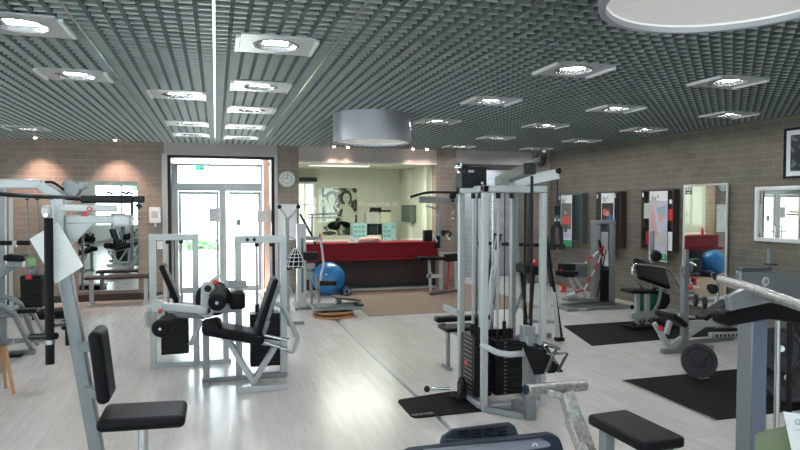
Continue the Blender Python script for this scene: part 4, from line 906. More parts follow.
# ---------------------------------------------------------------- incline bench with upright
y = G(684, 352).y
t = T('incline_bench', 'grey incline bench press with a tall upright post and black pads', 'bench', (PP(690, 345).x, y, 0))
t.part('upright', B1(PP(684.5, 266), V((PP(684.5, 340).x, y, .0)), .075, .075), 'silver', bevel=.006); t.part('upright_head', B1(PP(686, 249, .05), PP(686, 270, .05), .05, .05), 'silver', bevel=.006)
t.part('hook', T1([PP(686, 262, 0), PP(690, 262, -.05), PP(696, 265, -.08)], .014, 8), 'chrome'); t.part('hook', T1([PP(684, 267, 0), PP(681, 272, -.05), PP(684, 277, -.03)], .012, 8), 'chrome')
b = MB(); b.ball(PP(690.5, 287.5, -.05), .032, 12); t.part('knob', b, 'red')
t.part('main_beam', B1(PP(685, 325), PP(724, 321.5, .1), .06, .09), 'silver_light', bevel=.008)
t.part('seat', B1(PP(664, 313, .0), PP(678, 324, .0), .36, .07), 'vinyl', bevel=.03, seg=4)
t.part('seat_arm', B1(PP(671, 318), PP(666, 334), .06, .05), 'silver_light', bevel=.005); t.part('seat_arm', B1(PP(654, 323), PP(662, 336), .05, .05), 'silver_light', bevel=.005); b = MB(); b.ball(PP(661, 328, -.04), .034, 12); t.part('knob', b, 'red')
t.part('front_leg', B1(PP(661, 334), V((PP(670, 352).x, y, .03)), .06, .06), 'silver_light', bevel=.005)
t.part('diagonal', B1(PP(714, 317, .05), V((PP(664, 352).x, y+.0, .04)), .06, .07), 'silver_light', bevel=.006)
t.part('floor_rail', B1(V((PP(662, 352).x, y, .03)), V((PP(712, 345, .0).x, y+.0, .03)), .07, .06), 'silver', bevel=.006); t.part('floor_rail', B1(V((PP(690, 338).x, y+.35, .03)), V((PP(735, 338, .3).x, y+.35, .03)), .07, .06), 'silver', bevel=.006)
t.part('backrest', B1(PP(700, 319, .1), PP(728, 301, .1), .19, .06), 'vinyl', bevel=.025, seg=4); t.part('back_rail', B1(PP(700, 324, .1), PP(730, 305, .1), .05, .05), 'silver', bevel=.005)
t.part('perforated_rail', B1(PP(710, 336, .35), PP(745, 335, .35), .07, .09), 'silver_light', bevel=.005)
b = MB()
for i in range(6): c_ = PP(717+i*4, 336-.2*i, .31); b.cyl(c_, c_+V((0, -.004, 0)), .018, 10)
t.part('adjust_hole', b, 'black')
# small dumbbell tree right of the tall mirror's foot
y2 = y+1.1
t = T('plate_tree', 'slim stand with small black discs between the tall mirror and the chrome roller', 'plate stand', (P(718, 300, y2).x, y2, 0))
t.part('pole', C1((P(718, 300, y2).x, y2, .04), P(718, 274, y2), .018, 10), 'steel'); t.part('base', B1((P(718, 300, y2).x-.15, y2, .02), (P(718, 300, y2).x+.15, y2, .02), .3, .04), 'silver_dark', bevel=.01)
for px, py, r_ in ((713.5, 289, .075), (716.5, 277, .05), (711.5, 288, .06)): c_ = P(px, py, y2-.05); b = MB(); b.lathe(c_, (-.9, -.4, 0), [(0, 0), (r_, 0), (r_, .025), (.02, .025), (.02, .05), (0, .05)], 20); t.part('disc', b, 'iron')
y3 = y-.02
c = P(694.5, 300, y3); 
t = T('dumbbell', 'small black dumbbell hung beside the upright of the incline bench', 'dumbbell', c+V((0, 0, -.08)))
for d_ in (0, .13): b = MB(); b.lathe(c+V((.0+d_*.6, -d_*.5, -d_*.2)), (.8, -.5, -.1), [(0, 0), (.075, 0), (.08, .01), (.08, .03), (0, .035)], 22); t.part('disc', b, 'iron')
t.part('handle', C1(c, c+V((.12, -.07, -.03)), .015, 10), 'chrome')
# plate on the floor mat
c = P(699, 362.5, G(699, 378).y-.02); 
t = T('weight_plate', 'large black weight plate standing slanted on the nearest black mat', 'weight plate', (c.x, c.y, .012))
rp = c.z-.02; rp = .178; ax = V((-.50, -.72, .30)); cz = V((c.x, c.y, .012+rp+.0))
b = MB(); b.lathe(cz, ax, [(.02, -.015), (.06, -.02), (.07, -.008), (.135, -.006), (.14, -.02), (rp, -.02), (rp, .02), (.14, .02), (.135, .006), (.07, .008), (.06, .02), (.02, .02), (.02, -.015)], 48); t.part('disc', b, 'iron')
b = MB(); axn = ax.normalized(); s1_ = axn.cross(V((0, 0, 1))).normalized(); s2_ = s1_.cross(axn)
for k_ in range(3):
    a = k_*2.094+.5; b.beam(cz+(s1_*math.cos(a)+s2_*math.sin(a))*.06+axn*.012, cz+(s1_*math.cos(a)+s2_*math.sin(a))*.138+axn*.012, .02, .012)
t.part('spoke', b, 'iron'); b = MB(); b.tube([cz+axn*.02, cz+axn*.06], .03, 16); t.part('hub', b, 'iron')
b = MB(); c_ = G(703, 380, .02); b.box((cz.x+.02, cz.y-.03, .018), (.12, .06, .012)); solo('plate_chock', b, 'silver_light', 'small pale chock at the foot of the slanted weight plate', 'chock', bevel=.004)
# ---------------------------------------------------------------- right foreground machine
yq = 3.42
mat('post_shade', (.13, .155, .215), .4)
def PP(px, py, dy=0): return P(px, py, yq+dy)
t = T('plate_machine', 'grey plate-loaded machine with broad post and black pad at the right edge', 'weight machine', (PP(753, 400).x, yq, 0))
t.part('main_post', K1(PP(752.5, 350).x, PP(767, 350).x, yq+.006, yq+.135, .0, PP(745, 312).z), 'silver', bevel=.006, label='broad grey post')
t.part('post_front_shade', K1(PP(753, 350).x, PP(767, 350).x, yq+.0, yq+.005, .06, PP(745, 316).z), 'post_shade', label='front of the post with its shade painted dull blue')  # thin sheet; shade on the post's front face is painted as dull blue
b = MB(); b.prism([PP(q[0], q[1], -.14) for q in ((724.5, 316), (727, 312), (772, 302.5), (808, 312), (808, 325), (770, 319.5), (730, 326.5), (725.5, 324))], (0, .12, 0)); t.part('pad', b, 'vinyl', bevel=.012, seg=3)
t.part('pad_plate', K1(PP(755, 310).x, PP(768, 310).x, yq-.02, yq+.10, PP(745, 311).z, PP(745, 306).z), 'silver_dark')
b = MB(); b.prism([PP(731, 311, -.19), PP(772, 302, -.19), PP(792, 303, -.19), PP(745, 289, -.19), PP(729, 297, -.19)], (0, .045, 0)); b2 = b; t.part('side_cover', b, 'silver', bevel=.006)
r0, r1 = P(721, 279, 3.7), P(806, 307, 2.75)
t.part('wrapped_roller', C1(r0, r1, .037, 28), 'plasticwrap', bevel=.008, label='chrome roller wrapped in clear film'); t.part('roller_cap', C1(r0+(r0-r1).normalized()*.03, r0, .028, 20), 'black')
t.part('side_rod', C1((PP(778, 350, .1).x, yq+.1, 0), PP(778, 312, .1), .02, 14), 'steel')
t.part('cable_rod', C1((PP(790, 350, .3).x, yq+.3, 0), PP(790, 306, .3), .022, 14), 'black')
t.part('floor_rail', K1(PP(768, 440).x, PP(800, 440).x+.3, yq+.136, yq+.22, 0, .06), 'silver', bevel=.006)
# grey hood with round emblem behind
yh2 = 5.0
t = T('machine_hood', 'grey machine housing with a round emblem and stepped mast behind the chrome roller', 'machine housing', (P(780, 400, yh2).x, yh2, 0))
xh0 = P(741, 290, yh2).x
b = MB(); b.prism([P(740, 271, yh2), P(790, 272, yh2), P(830, 283, yh2), P(830, 312, yh2), P(742, 300, yh2)], (0, .07, 0)); t.part('housing', b, 'silver', bevel=.02, seg=3)
t.part('top_cover', K1(xh0, P(772, 271, yh2).x, yh2-.01, yh2+.06, P(750, 271, yh2).z, P(750, 268.5, yh2).z+.01), 'silver_dark', bevel=.006)
for x in (P(760, 300, yh2).x, P(812, 300, yh2).x): t.part('leg', K1(x-.05, x+.05, yh2+.01, yh2+.06, 0, P(745, 298, yh2).z), 'silver', bevel=.006)
c = P(765.5, 281.5, yh2-.003); b = MB(); b.lathe(c, (0, -1, 0), [(0, .0), (.047, .0), (.047, .003), (0, .003)], 28); em = t.part('emblem', b, 'white', label='pale round emblem')
b = MB(); b.beam(c+V((-.025, -.006, -.02)), c+V((.005, -.006, .03)), .004, .014); b.beam(c+V((.0, -.006, -.025)), c+V((.028, -.006, .018)), .004, .014); t.part('emblem_mark', b, 'silver_dark', parent=em)
t.part('mast', B1(P(769.5, 273, yh2+.04), P(769.5, 249, yh2+.04), .04, .035, upv=(0, 1, 0)), 'silver', bevel=.003); t.part('mast_arm', B1(P(763, 264, yh2+.04), P(776, 265, yh2+.04), .04, .02), 'silver_dark')
# plates on the right
for px, py, Y_, lb, r_ in ((779, 349, 4.35, 'upper black weight plate behind the steel rod at the right edge', .20), (786, 381, 4.3, 'lower black weight plate at the right edge, lying slanted below the other', .20)):
    c = P(px, py, Y_); ax = V((-.5, -.75, .25)) if py < 360 else V((-.45, -.6, .55))
    t = T('weight_plate', lb, 'weight plate', c+V((0, 0, -r_)))
    b = MB(); b.lathe(c, ax, [(.02, -.02), (.06, -.022), (.07, -.008), (.16, -.008), (.17, -.02), (r_, -.02), (r_, .02), (.17, .02), (.16, .008), (.07, .008), (.06, .022), (.02, .022), (.02, -.02)], 48); t.part('disc', b, 'iron')
    an = ax.normalized(); t.part('hub', C1(c+an*.022, c+an*.07, .03, 18), 'steel')
t = T('plate_peg_rack', 'dark peg rack holding the two plates at the right edge', 'plate stand', (P(800, 380, 4.5).x, 4.5, 0))
xk = P(797, 380, 4.5).x; t.part('upright', K1(xk+.03, xk+.07, 4.50, 4.58, .05, .95), 'iron', bevel=.004); t.part('base', K1(xk-.35, xk+.3, 4.35, 4.65, .012, .05), 'iron', bevel=.004)
for py in (349, 381): c = P(779 if py < 360 else 786, py, 4.38); t.part('peg', C1(c+V((.01, .02, 0)), V((xk+.05, 4.52, c.z)), .018, 12), 'steel')
# paper and green tray in the lower right corner
yc = 1.6
t = T('side_tray', 'olive green moulded tray in the lower right corner', 'tray', P(778, 450, yc))
b = MB(); b.prism([P(759, 437, yc), P(764, 433, yc), P(806, 424, yc-.1), P(812, 470, yc-.1), P(757, 470, yc)], (0, .02, 0)); t.part('tray_rim', b, 'olive', bevel=.008, seg=3)
b = MB(); b.prism([P(769, 440, yc-.01), P(786, 436, yc-.01), P(792, 470, yc-.01), P(768, 470, yc-.01)], (0, .012, 0)); t.part('tray_well', b, 'black_matte')
b = MB(); b.tube([P(779, 470, yc+.06), V((P(779, 470, yc+.06).x, yc+.06, 0))], .03, 12); t.part('stand', b, 'silver_dark')
t = T('printed_notice', 'white paper with printed lines at the lower right corner', 'paper', P(795, 450, yc-.15))
cs = [P(783.5, 411.5, yc-.115), P(806, 415, yc-.115), P(812, 460, yc-.115), P(794, 460, yc-.115)]
b = MB(); b.prism(cs, (0, .002, 0)); t.part('sheet', b, 'paper', smooth=False)
b = MB()
for px, py, l_ in ((795, 429.5, 9),): b.beam(P(px, py, yc-.118), P(px+l_, py+1, yc-.118), .001, .0022)
t.part('printed_lines', b, 'trim_grey'); b = MB(); b.tube([P(798+2.6*math.cos(a/2), 422+2.6*math.sin(a/2), yc-.118) for a in range(12)], .0018, 5, close=True); b.prism([P(799, 437, yc-.118), P(806, 437, yc-.118), P(806, 440, yc-.118)], (0, -.001, 0)); t.part('printed_mark', b, 'bluegrey')
# ---------------------------------------------------------------- foreground bench with wrapped roller
zb5 = .50; c4 = [G(586.5, 414, zb5), G(626, 408.5, zb5), G(687, 437, zb5), G(643, 443, zb5)]
t = T('flat_bench', 'black padded bench with silver leg in the lower right foreground', 'bench', V(((c4[0].x+c4[2].x)/2, (c4[0].y+c4[2].y)/2, 0)))
b = MB(); b.prism([p-V((0, 0, .065)) for p in rounded(c4, .035, 3)], (0, 0, .065)); t.part('pad', b, 'vinyl', bevel=.018, seg=4)
lc = (c4[0]*.78+c4[2]*.22); lc2 = (c4[0]*.2+c4[2]*.8)
for q_ in (lc, lc2): t.part('leg', K1(q_.x-.035, q_.x+.035, q_.y-.035, q_.y+.035, .05, zb5-.066), 'silver', bevel=.005)
t.part('floor_rail', B1(V((lc.x, lc.y, .03)), V((lc2.x, lc2.y, .03)), .08, .05, e0=.02, e1=.1), 'silver', bevel=.005)
yw = 4.0
t = T('foot_roller_arm', 'horizontal roller wrapped in shiny film on a curved wrapped arm, centre foreground', 'foot roller', (P(590, 450, yw-.4).x, yw-.5, 0))
ra, rb_ = P(526.5, 389.5, yw), P(585, 385.5, yw+.1)
t.part('roller', C1(ra, rb_, .042, 26), 'plasticwrap', bevel=.008, label='roller in shiny wrinkled film'); t.part('roller_cap', C1(ra-(rb_-ra).normalized()*.012, ra, .036, 22), 'console')
b = MB(); b.beam(P(545, 391, yw+.02), P(569, 397, yw-.02), .09, .05); b.beam(P(566, 392, yw-.03), P(574, 420, yw-.1), .10, .09, upv=(0, 1, 0)); b.beam(P(573, 418, yw-.1), P(586, 450, yw-.25), .12, .09, upv=(0, 1, 0)); 
gz = P(597, 478, yw-.45); b.beam(P(585, 448, yw-.25), V((gz.x, gz.y, .06)), .14, .09, upv=(0, 1, 0)); t.part('arm', b, 'plasticwrap', bevel=.012, seg=3)
t.part('base_plate', K1(gz.x-.15, gz.x+.10, gz.y-.25, gz.y+.12, 0, .06), 'silver', bevel=.01)
# ---------------------------------------------------------------- foreground console
yk = 1.30
t = T('bike_console', 'dark blue exercise console with a grey strip, cut off by the bottom edge', 'console', P(490, 470, yk))
def CP(px, py, dy=0): return P(px, py+3, yk+dy)
# panel leaning back: outline on a plane, top edge farther away
out = [CP(400, 454, .0), CP(412, 448, .0), CP(552, 431.8, .0), CP(560, 434.5, .0), CP(563, 441, -.02), CP(572, 480, -.10), CP(398, 492, -.05)]
b = MB(); b.prism(out, (0, .028, .0)); t.part('panel', b, 'console', bevel=.010, seg=4)
ins = [CP(425, 449, -.014), CP(544, 437.5, -.014), CP(551, 440.5, -.016), CP(556, 470, -.05), CP(430, 480, -.03)]
b = MB(); b.prism(ins, (0, .02, 0)); t.part('display_strip', b, 'console_light', bevel=.004)
b = MB(); cc = CP(535, 443, -.018); b.tube([cc+V((.006*math.cos(a/3.), 0, .006*math.sin(a/3.))) for a in range(-3, 11)], .0011, 6); t.part('logo_mark', b, 'white'); b = MB(); b.beam(CP(540, 443.6, -.018), CP(549, 442.8, -.018), .001, .002); t.part('logo_line', b, 'console_dark')
t.part('stem', B1(CP(490, 470, .05), V((CP(490, 470, .2).x, yk+.2, .0)), .09, .06, upv=(0, 1, 0)), 'console_dark', bevel=.01)
t.part('floor_base', K1(CP(490, 470, .2).x-.25, CP(490, 470, .2).x+.25, yk+.02, yk+.36, 0, .05), 'console_dark', bevel=.01)
# second console piece: vented cover behind
yv2 = 1.75
def VP_(px, py, dy=0): return P(px+3, py+2.5, yv2+dy)
t = T('vent_cover', 'blue-grey slotted cover standing just behind the foreground console', 'cover', VP_(477, 470))
out = [VP_(439, 442, .0), VP_(441, 436, .0), VP_(452, 428.5, .02), VP_(508, 421.5, .02), VP_(513.5, 424, .02), VP_(516, 432, .0), VP_(517, 460, -.02), VP_(439, 470, -.02)]
b = MB(); b.prism(out, (0, .03, 0)); t.part('shell', b, 'console', bevel=.010, seg=4)
b = MB()
for r_ in range(3):
    for k_ in range(4):
        x0_ = 456+k_*12.8+r_*.1; y0_ = 428.6+r_*3.5-k_*1.0; b.beam(VP_(x0_, y0_, -.004), VP_(x0_+9.2, y0_-.75, -.004), .006, .0052)
t.part('vent_slots', b, 'black_matte', label='black vent slots'); t.part('front_lip', B1(VP_(442, 439, -.01), VP_(517, 434, -.01), .02, .012), 'console', bevel=.003)
t.part('stem', B1(VP_(478, 460, .03), V((VP_(478, 460).x, yv2+.03, .0)), .07, .045, upv=(0, 1, 0)), 'console_dark', bevel=.01)

# machines standing on the unseen side of the hall, visible only in the mirrors
for src, loc, rz, lb in ((TLEG.o, (-2.9, 5.2, 0), R(200), 'silver leg machine reflected in the left wall mirror, nearest of the reflections'), (TLEG.o, (-3.9, 7.2, 0), R(150), 'silver leg machine reflected in the left wall mirror, half hidden behind another'), (TXOV.o, (-3.3, 3.4, 0), R(180), 'grey cable column reflected deep in the left wall mirror')):
    o = copy_tree(src); o.location = loc; o.rotation_euler = (0, 0, rz); o['label'] = lb
drum(2.05, 8.15, 'grey metallic drum shade under the ceiling, the small far one in the middle', .53)
drum(2.04, 2.04, 'big drum shade overhead at the top right corner, its white underside showing', .53)
# warm downlights in front of the back wall
sp_pos = [(35, 136, -3.07), (115, 139, -1.8), (334, 148, 2.42), (348, 148, 2.72), (413, 151, 4.25), (427, 151, 4.55)]
sl = ['small warm spotlight over the left brick wall, near the picture edge', 'small warm spotlight above the mirror on the left brick wall', 'first warm spotlight over the counter glass, leftmost of four',
      'second warm spotlight over the counter glass from the left', 'third warm spotlight over the counter glass from the left', 'last warm spotlight over the counter glass, beside the brick pillar']
for (px, py, _), lb in zip(sp_pos, sl):
    x = G(px, py, ZC).x; y = YB-.42 if px < 200 else YB-.26
    x = P(px, py, y).x
    t = T('spotlight', lb, 'spotlight', (x, y, ZC), group='warm spotlights along the back wall', local=True)
    b = MB(); b.lathe((0, 0, 0), (0, 0, 1), [(.045, -.002), (.045, -.02), (.03, -.022), (.028, .0)], 20); t.part('rim', b, 'chrome')
    b = MB(); b.lathe((0, 0, 0), (0, 0, 1), [(.028, -.012), (.026, -.03), (.014, -.04), (0, -.042)], 16); t.part('bulb', b, 'warm')
    ld = bpy.data.lights.new('spot_beam', 'SPOT'); ld.energy = 110 if px < 200 else 24; ld.color = (1., .68, .54); ld.spot_size = R(85); ld.spot_blend = .9; ld.shadow_soft_size = .02
    lo = bpy.data.objects.new('spot_beam', ld); C.objects.link(lo); lo.location = (x, y, ZC-.05); lo.rotation_euler = (R(14), 0, 0)
# ---------------------------------------------------------------- wall things
def rect(px0, py0, px1, py1, y): a = P(px0, py0, y); b_ = P(px1, py1, y); return min(a.x, b_.x), max(a.x, b_.x), min(a.z, b_.z), max(a.z, b_.z)
# clock
c = P(287, 179, YB-.03)
t = T('wall_clock', 'round white wall clock on the brick pier right of the doorway', 'clock', (c.x, YB, c.z-.2))
b = MB(); b.lathe((c.x, YB-.002, c.z), (0, -1, 0), [(.172, 0), (.172, .035), (.16, .045), (.152, .036), (.15, .030)], 48); t.part('case', b, 'alu')
b = MB(); b.lathe((c.x, YB-.002, c.z), (0, -1, 0), [(.152, .030), (0, .030)], 48); t.part('dial', b, 'white')
b = MB(); b.lathe((c.x, YB-.002, c.z), (0, -1, 0), [(.095, .0305), (.095, .0325), (.089, .0325), (.089, .0305)], 40)
for i in range(12):
    a = i*math.pi/6; p0 = V((c.x+.108*math.sin(a), YB-.034, c.z+.108*math.cos(a))); p1 = V((c.x+.136*math.sin(a), YB-.034, c.z+.136*math.cos(a))); b.beam(p0, p1, .008, .002, (0, 1, 0))
t.part('hour_marks', b, 'ink')
b = MB(); b.beam((c.x, YB-.038, c.z), (c.x-.055, YB-.038, c.z+.025), .012, .003, (0, 1, 0)); t.part('hour_hand', b, 'ink')
b = MB(); b.beam((c.x, YB-.041, c.z), (c.x+.016, YB-.041, c.z+.1), .009, .003, (0, 1, 0)); t.part('minute_hand', b, 'ink')
# notice board under the clock
x0, x1, z0, z1 = rect(277, 204, 297, 240, YB-.02)
t = T('notice_board', 'white board on the brick pier below the wall clock', 'board', ((x0+x1)/2, YB, z0))
b = MB(); b.bb(x0, x1, YB-.03, YB-.002, z0, z1); t.part('panel', b, 'white', bevel=.004)
b = MB(); b.bb(x0+.03, x0+.14, YB-.034, YB-.031, z0+.06, z0+.08); t.part('printed_mark', b, 'ink')
# soap dispenser
x0, x1, z0, z1 = rect(149, 207, 161, 223, YB-.1)
t = T('dispenser', 'white wall dispenser on the brick just left of the doorway', 'dispenser', ((x0+x1)/2, YB, z0-.1))
b = MB(); b.bb(x0, x1, YB-.14, YB-.002, z0, z1); t.part('housing', b, 'white', bevel=.02, seg=3)
b = MB(); b.bb(x0+.05, x1-.05, YB-.146, YB-.139, z0+.1, z1-.08); t.part('window', b, 'trim_grey')
b = MB(); b.cyl(((x0+x1)/2, YB-.08, z0), ((x0+x1)/2, YB-.08, z0-.07), .022, 12); t.part('spout', b, 'white')
x0, x1, z0, z1 = rect(157, 241, 163, 249, YB)
b = MB(); b.bb(x0, x1, YB-.03, YB-.002, z0, z1); solo('power_socket', b, 'white', 'small white socket plate below the wall dispenser', 'socket', bevel=.004)
# sockets on the right wall
q = Q(648, 286, XR)
# exit sign above the entrance
x0, x1, z0, z1 = rect(195.5, 166, 204.5, 170.5, yv-.05)
t = T('exit_sign', 'small lit green exit sign above the entrance door', 'sign', ((x0+x1)/2, yv, z0-.1))
b = MB(); b.bb(x0, x1, yv-.07, yv-.03, z0, z1); t.part('lit_panel', b, 'exit', bevel=.003)
b = MB(); cx_, cz_ = (x0+x1)/2, (z0+z1)/2; b.prism([(cx_-.02, yv-.0715, cz_-.035), (cx_+.05, yv-.0715, cz_-.035), (cx_+.05, yv-.0715, cz_+.035), (cx_+.02, yv-.0715, cz_+.035)], (0, -.002, 0)); b.prism([(cx_-.08, yv-.0715, cz_-.03), (cx_-.04, yv-.0715, cz_-.03), (cx_-.05, yv-.0715, cz_+.04)], (0, -.002, 0)); t.part('pictogram', b, 'white')
b = MB(); b.cyl((cx_, yv-.05, z1), (cx_, yv-.05, zt+.0), .008, 8); t.part('hanger', b, 'alu')
# leaflets on the door mullion
for (a0, a1, a2, a3, lb) in ((209, 208, 221, 222, 'white notice sheet taped to the door beside its handles'),):
    x0, x1, z0, z1 = rect(a0, a1, a2, a3, yv-.01)
    t = T('door_notice', lb, 'paper', ((x0+x1)/2, yv-.02, z0))
    b = MB(); b.bb(x0, x1, yv-.014, yv-.011, z0, z1); t.part('sheet', b, 'paper')
    b = MB()
    for i in range(5): b.bb(x0+.03, x1-.03-.02*(i % 3), yv-.0155, yv-.0145, z1-.06-i*.045, z1-.052-i*.045)
    t.part('printed_lines', b, 'ink')
x0, x1, z0, z1 = rect(236, 219, 241, 226, yv-.01)
b = MB(); b.bb(x0, x1, yv+.0, yv+.006, z0, z1); solo('sticker', b, 'bluegrey', 'small grey green sticker on the right door pane', 'sticker')
# tall box outside on the right reveal
x0, x1, z0, z1 = rect(257, 211, 268, 222, YB+.36)
b = MB(); b.bb(x0, x1, YB+.33, YB+.43, z0, z1); solo('letter_box', b, 'alu', 'grey metal box on the right side of the entrance', 'letter box', bevel=.006)
x0, x1, z0, z1 = rect(254, 262, 260, 300, yv-.3)
# mirror on the left back wall
def mirror(name_lb, c0, c1, axis, pos, fr, fw_, fm, depth=.03, extra=None):
    pass
x0, x1 = P(78, 200, YB).x, P(137.5, 200, YB).x; z0, z1 = P(137, 289, YB).z, P(110, 181.5, YB).z
t = T('wall_mirror', 'large frameless mirror on the left brick wall behind the machines', 'mirror', ((x0+x1)/2, YB, z0))
b = MB(); b.bb(x0, x1, YB-.012, YB-.002, z0, z1); t.part('mirror_glass', b, 'mirror', smooth=False)
b = MB(); b.bb(x0, x1, YB-.02, YB-.002, z0-.012, z0); t.part('edge_strip', b, 'alu')
# right wall mirrors (silver frames)
def rmirror(label, a0, a1, z0, z1, fwid, fmat, dep):
    t = T('wall_mirror', label, 'mirror', (XR, (a0+a1)/2, z0))
    b = MB(); b.bb(XR-dep*.5, XR-.002, a0+fwid, a1-fwid, z0+fwid, z1-fwid); t.part('mirror_glass', b, 'mirror', smooth=False)
    b = MB()
    b.bb(XR-dep, XR-.002, a0, a0+fwid, z0, z1); b.bb(XR-dep, XR-.002, a1-fwid, a1, z0, z1); b.bb(XR-dep, XR-.002, a0+fwid, a1-fwid, z0, z0+fwid); b.bb(XR-dep, XR-.002, a0+fwid, a1-fwid, z1-fwid, z1)
    t.part('mirror_frame', b, fmat, bevel=min(fwid, dep)*.3)
    return t
ya1, ya0 = Q(688, 190, XR).y, Q(730.5, 190, XR).y; z1 = Q(683, 185, XR).z
zb_m = Q(683, 302, XR).z; Wm = (ya1-ya0)/math.cos(R(2.6)); Hm = z1-zb_m
t = T('wall_mirror', 'tall silver-framed mirror on the right brick wall, showing the red counter', 'mirror', (XR-.03, ya0, zb_m), rz=R(2.6), local=True)
t.part('mirror_glass', K1(-.02, -.004, .03, Wm-.03, .03, Hm-.03), 'mirror', smooth=False)
b = MB(); b.bb(-.03, 0, 0, .03, 0, Hm); b.bb(-.03, 0, Wm-.03, Wm, 0, Hm); b.bb(-.03, 0, .03, Wm-.03, 0, .03); b.bb(-.03, 0, .03, Wm-.03, Hm-.03, Hm); t.part('mirror_frame', b, 'alu', bevel=.006)
t.part('wall_spacer', K1(.0, .045, Wm-.08, Wm-.02, Hm-.3, Hm-.2), 'alu')
sk = t.part('sticker', K1(-.024, -.0205, Wm-.17, Wm-.05, Hm-.16, Hm-.05), 'ink')
b = MB(); b.bb(-.026, -.0245, Wm-.10, Wm-.07, Hm-.10, Hm-.06); b.bb(-.026, -.0245, Wm-.15, Wm-.12, Hm-.10, Hm-.06); b.bb(-.026, -.0245, Wm-.14, Wm-.08, Hm-.145, Hm-.125); t.part('printed_mark', b, 'white', parent=sk)
rmirror('wide mirror in a white moulded frame on the right wall', Q(757, 190, XR).y-1.35, Q(757, 190, XR).y, Q(757, 241, XR).z, Q(757, 187, XR).z, .06, 'white', .05)
# framed picture above it
y1_ = Q(785, 150, XR).y; y0_ = y1_-.62; z0_, z1_ = Q(785, 179, XR).z, Q(785, 129, XR).z
t = T('framed_picture', 'black-framed dark picture on the right wall, high above the white-framed mirror', 'picture', (XR, (y0_+y1_)/2, z0_))
b = MB(); f_ = .035
b.bb(XR-.03, XR-.002, y0_, y0_+f_, z0_, z1_); b.bb(XR-.03, XR-.002, y1_-f_, y1_, z0_, z1_); b.bb(XR-.03, XR-.002, y0_+f_, y1_-f_, z0_, z0_+f_); b.bb(XR-.03, XR-.002, y0_+f_, y1_-f_, z1_-f_, z1_); t.part('frame', b, 'black', bevel=.004)
b = MB(); b.bb(XR-.014, XR-.004, y0_+f_, y1_-f_, z0_+f_, z1_-f_); t.part('mount', b, 'paper')
b = MB(); b.bb(XR-.017, XR-.0145, y0_+.1, y1_-.1, z0_+.1, z1_-.1); t.part('print', b, 'photo_dark')
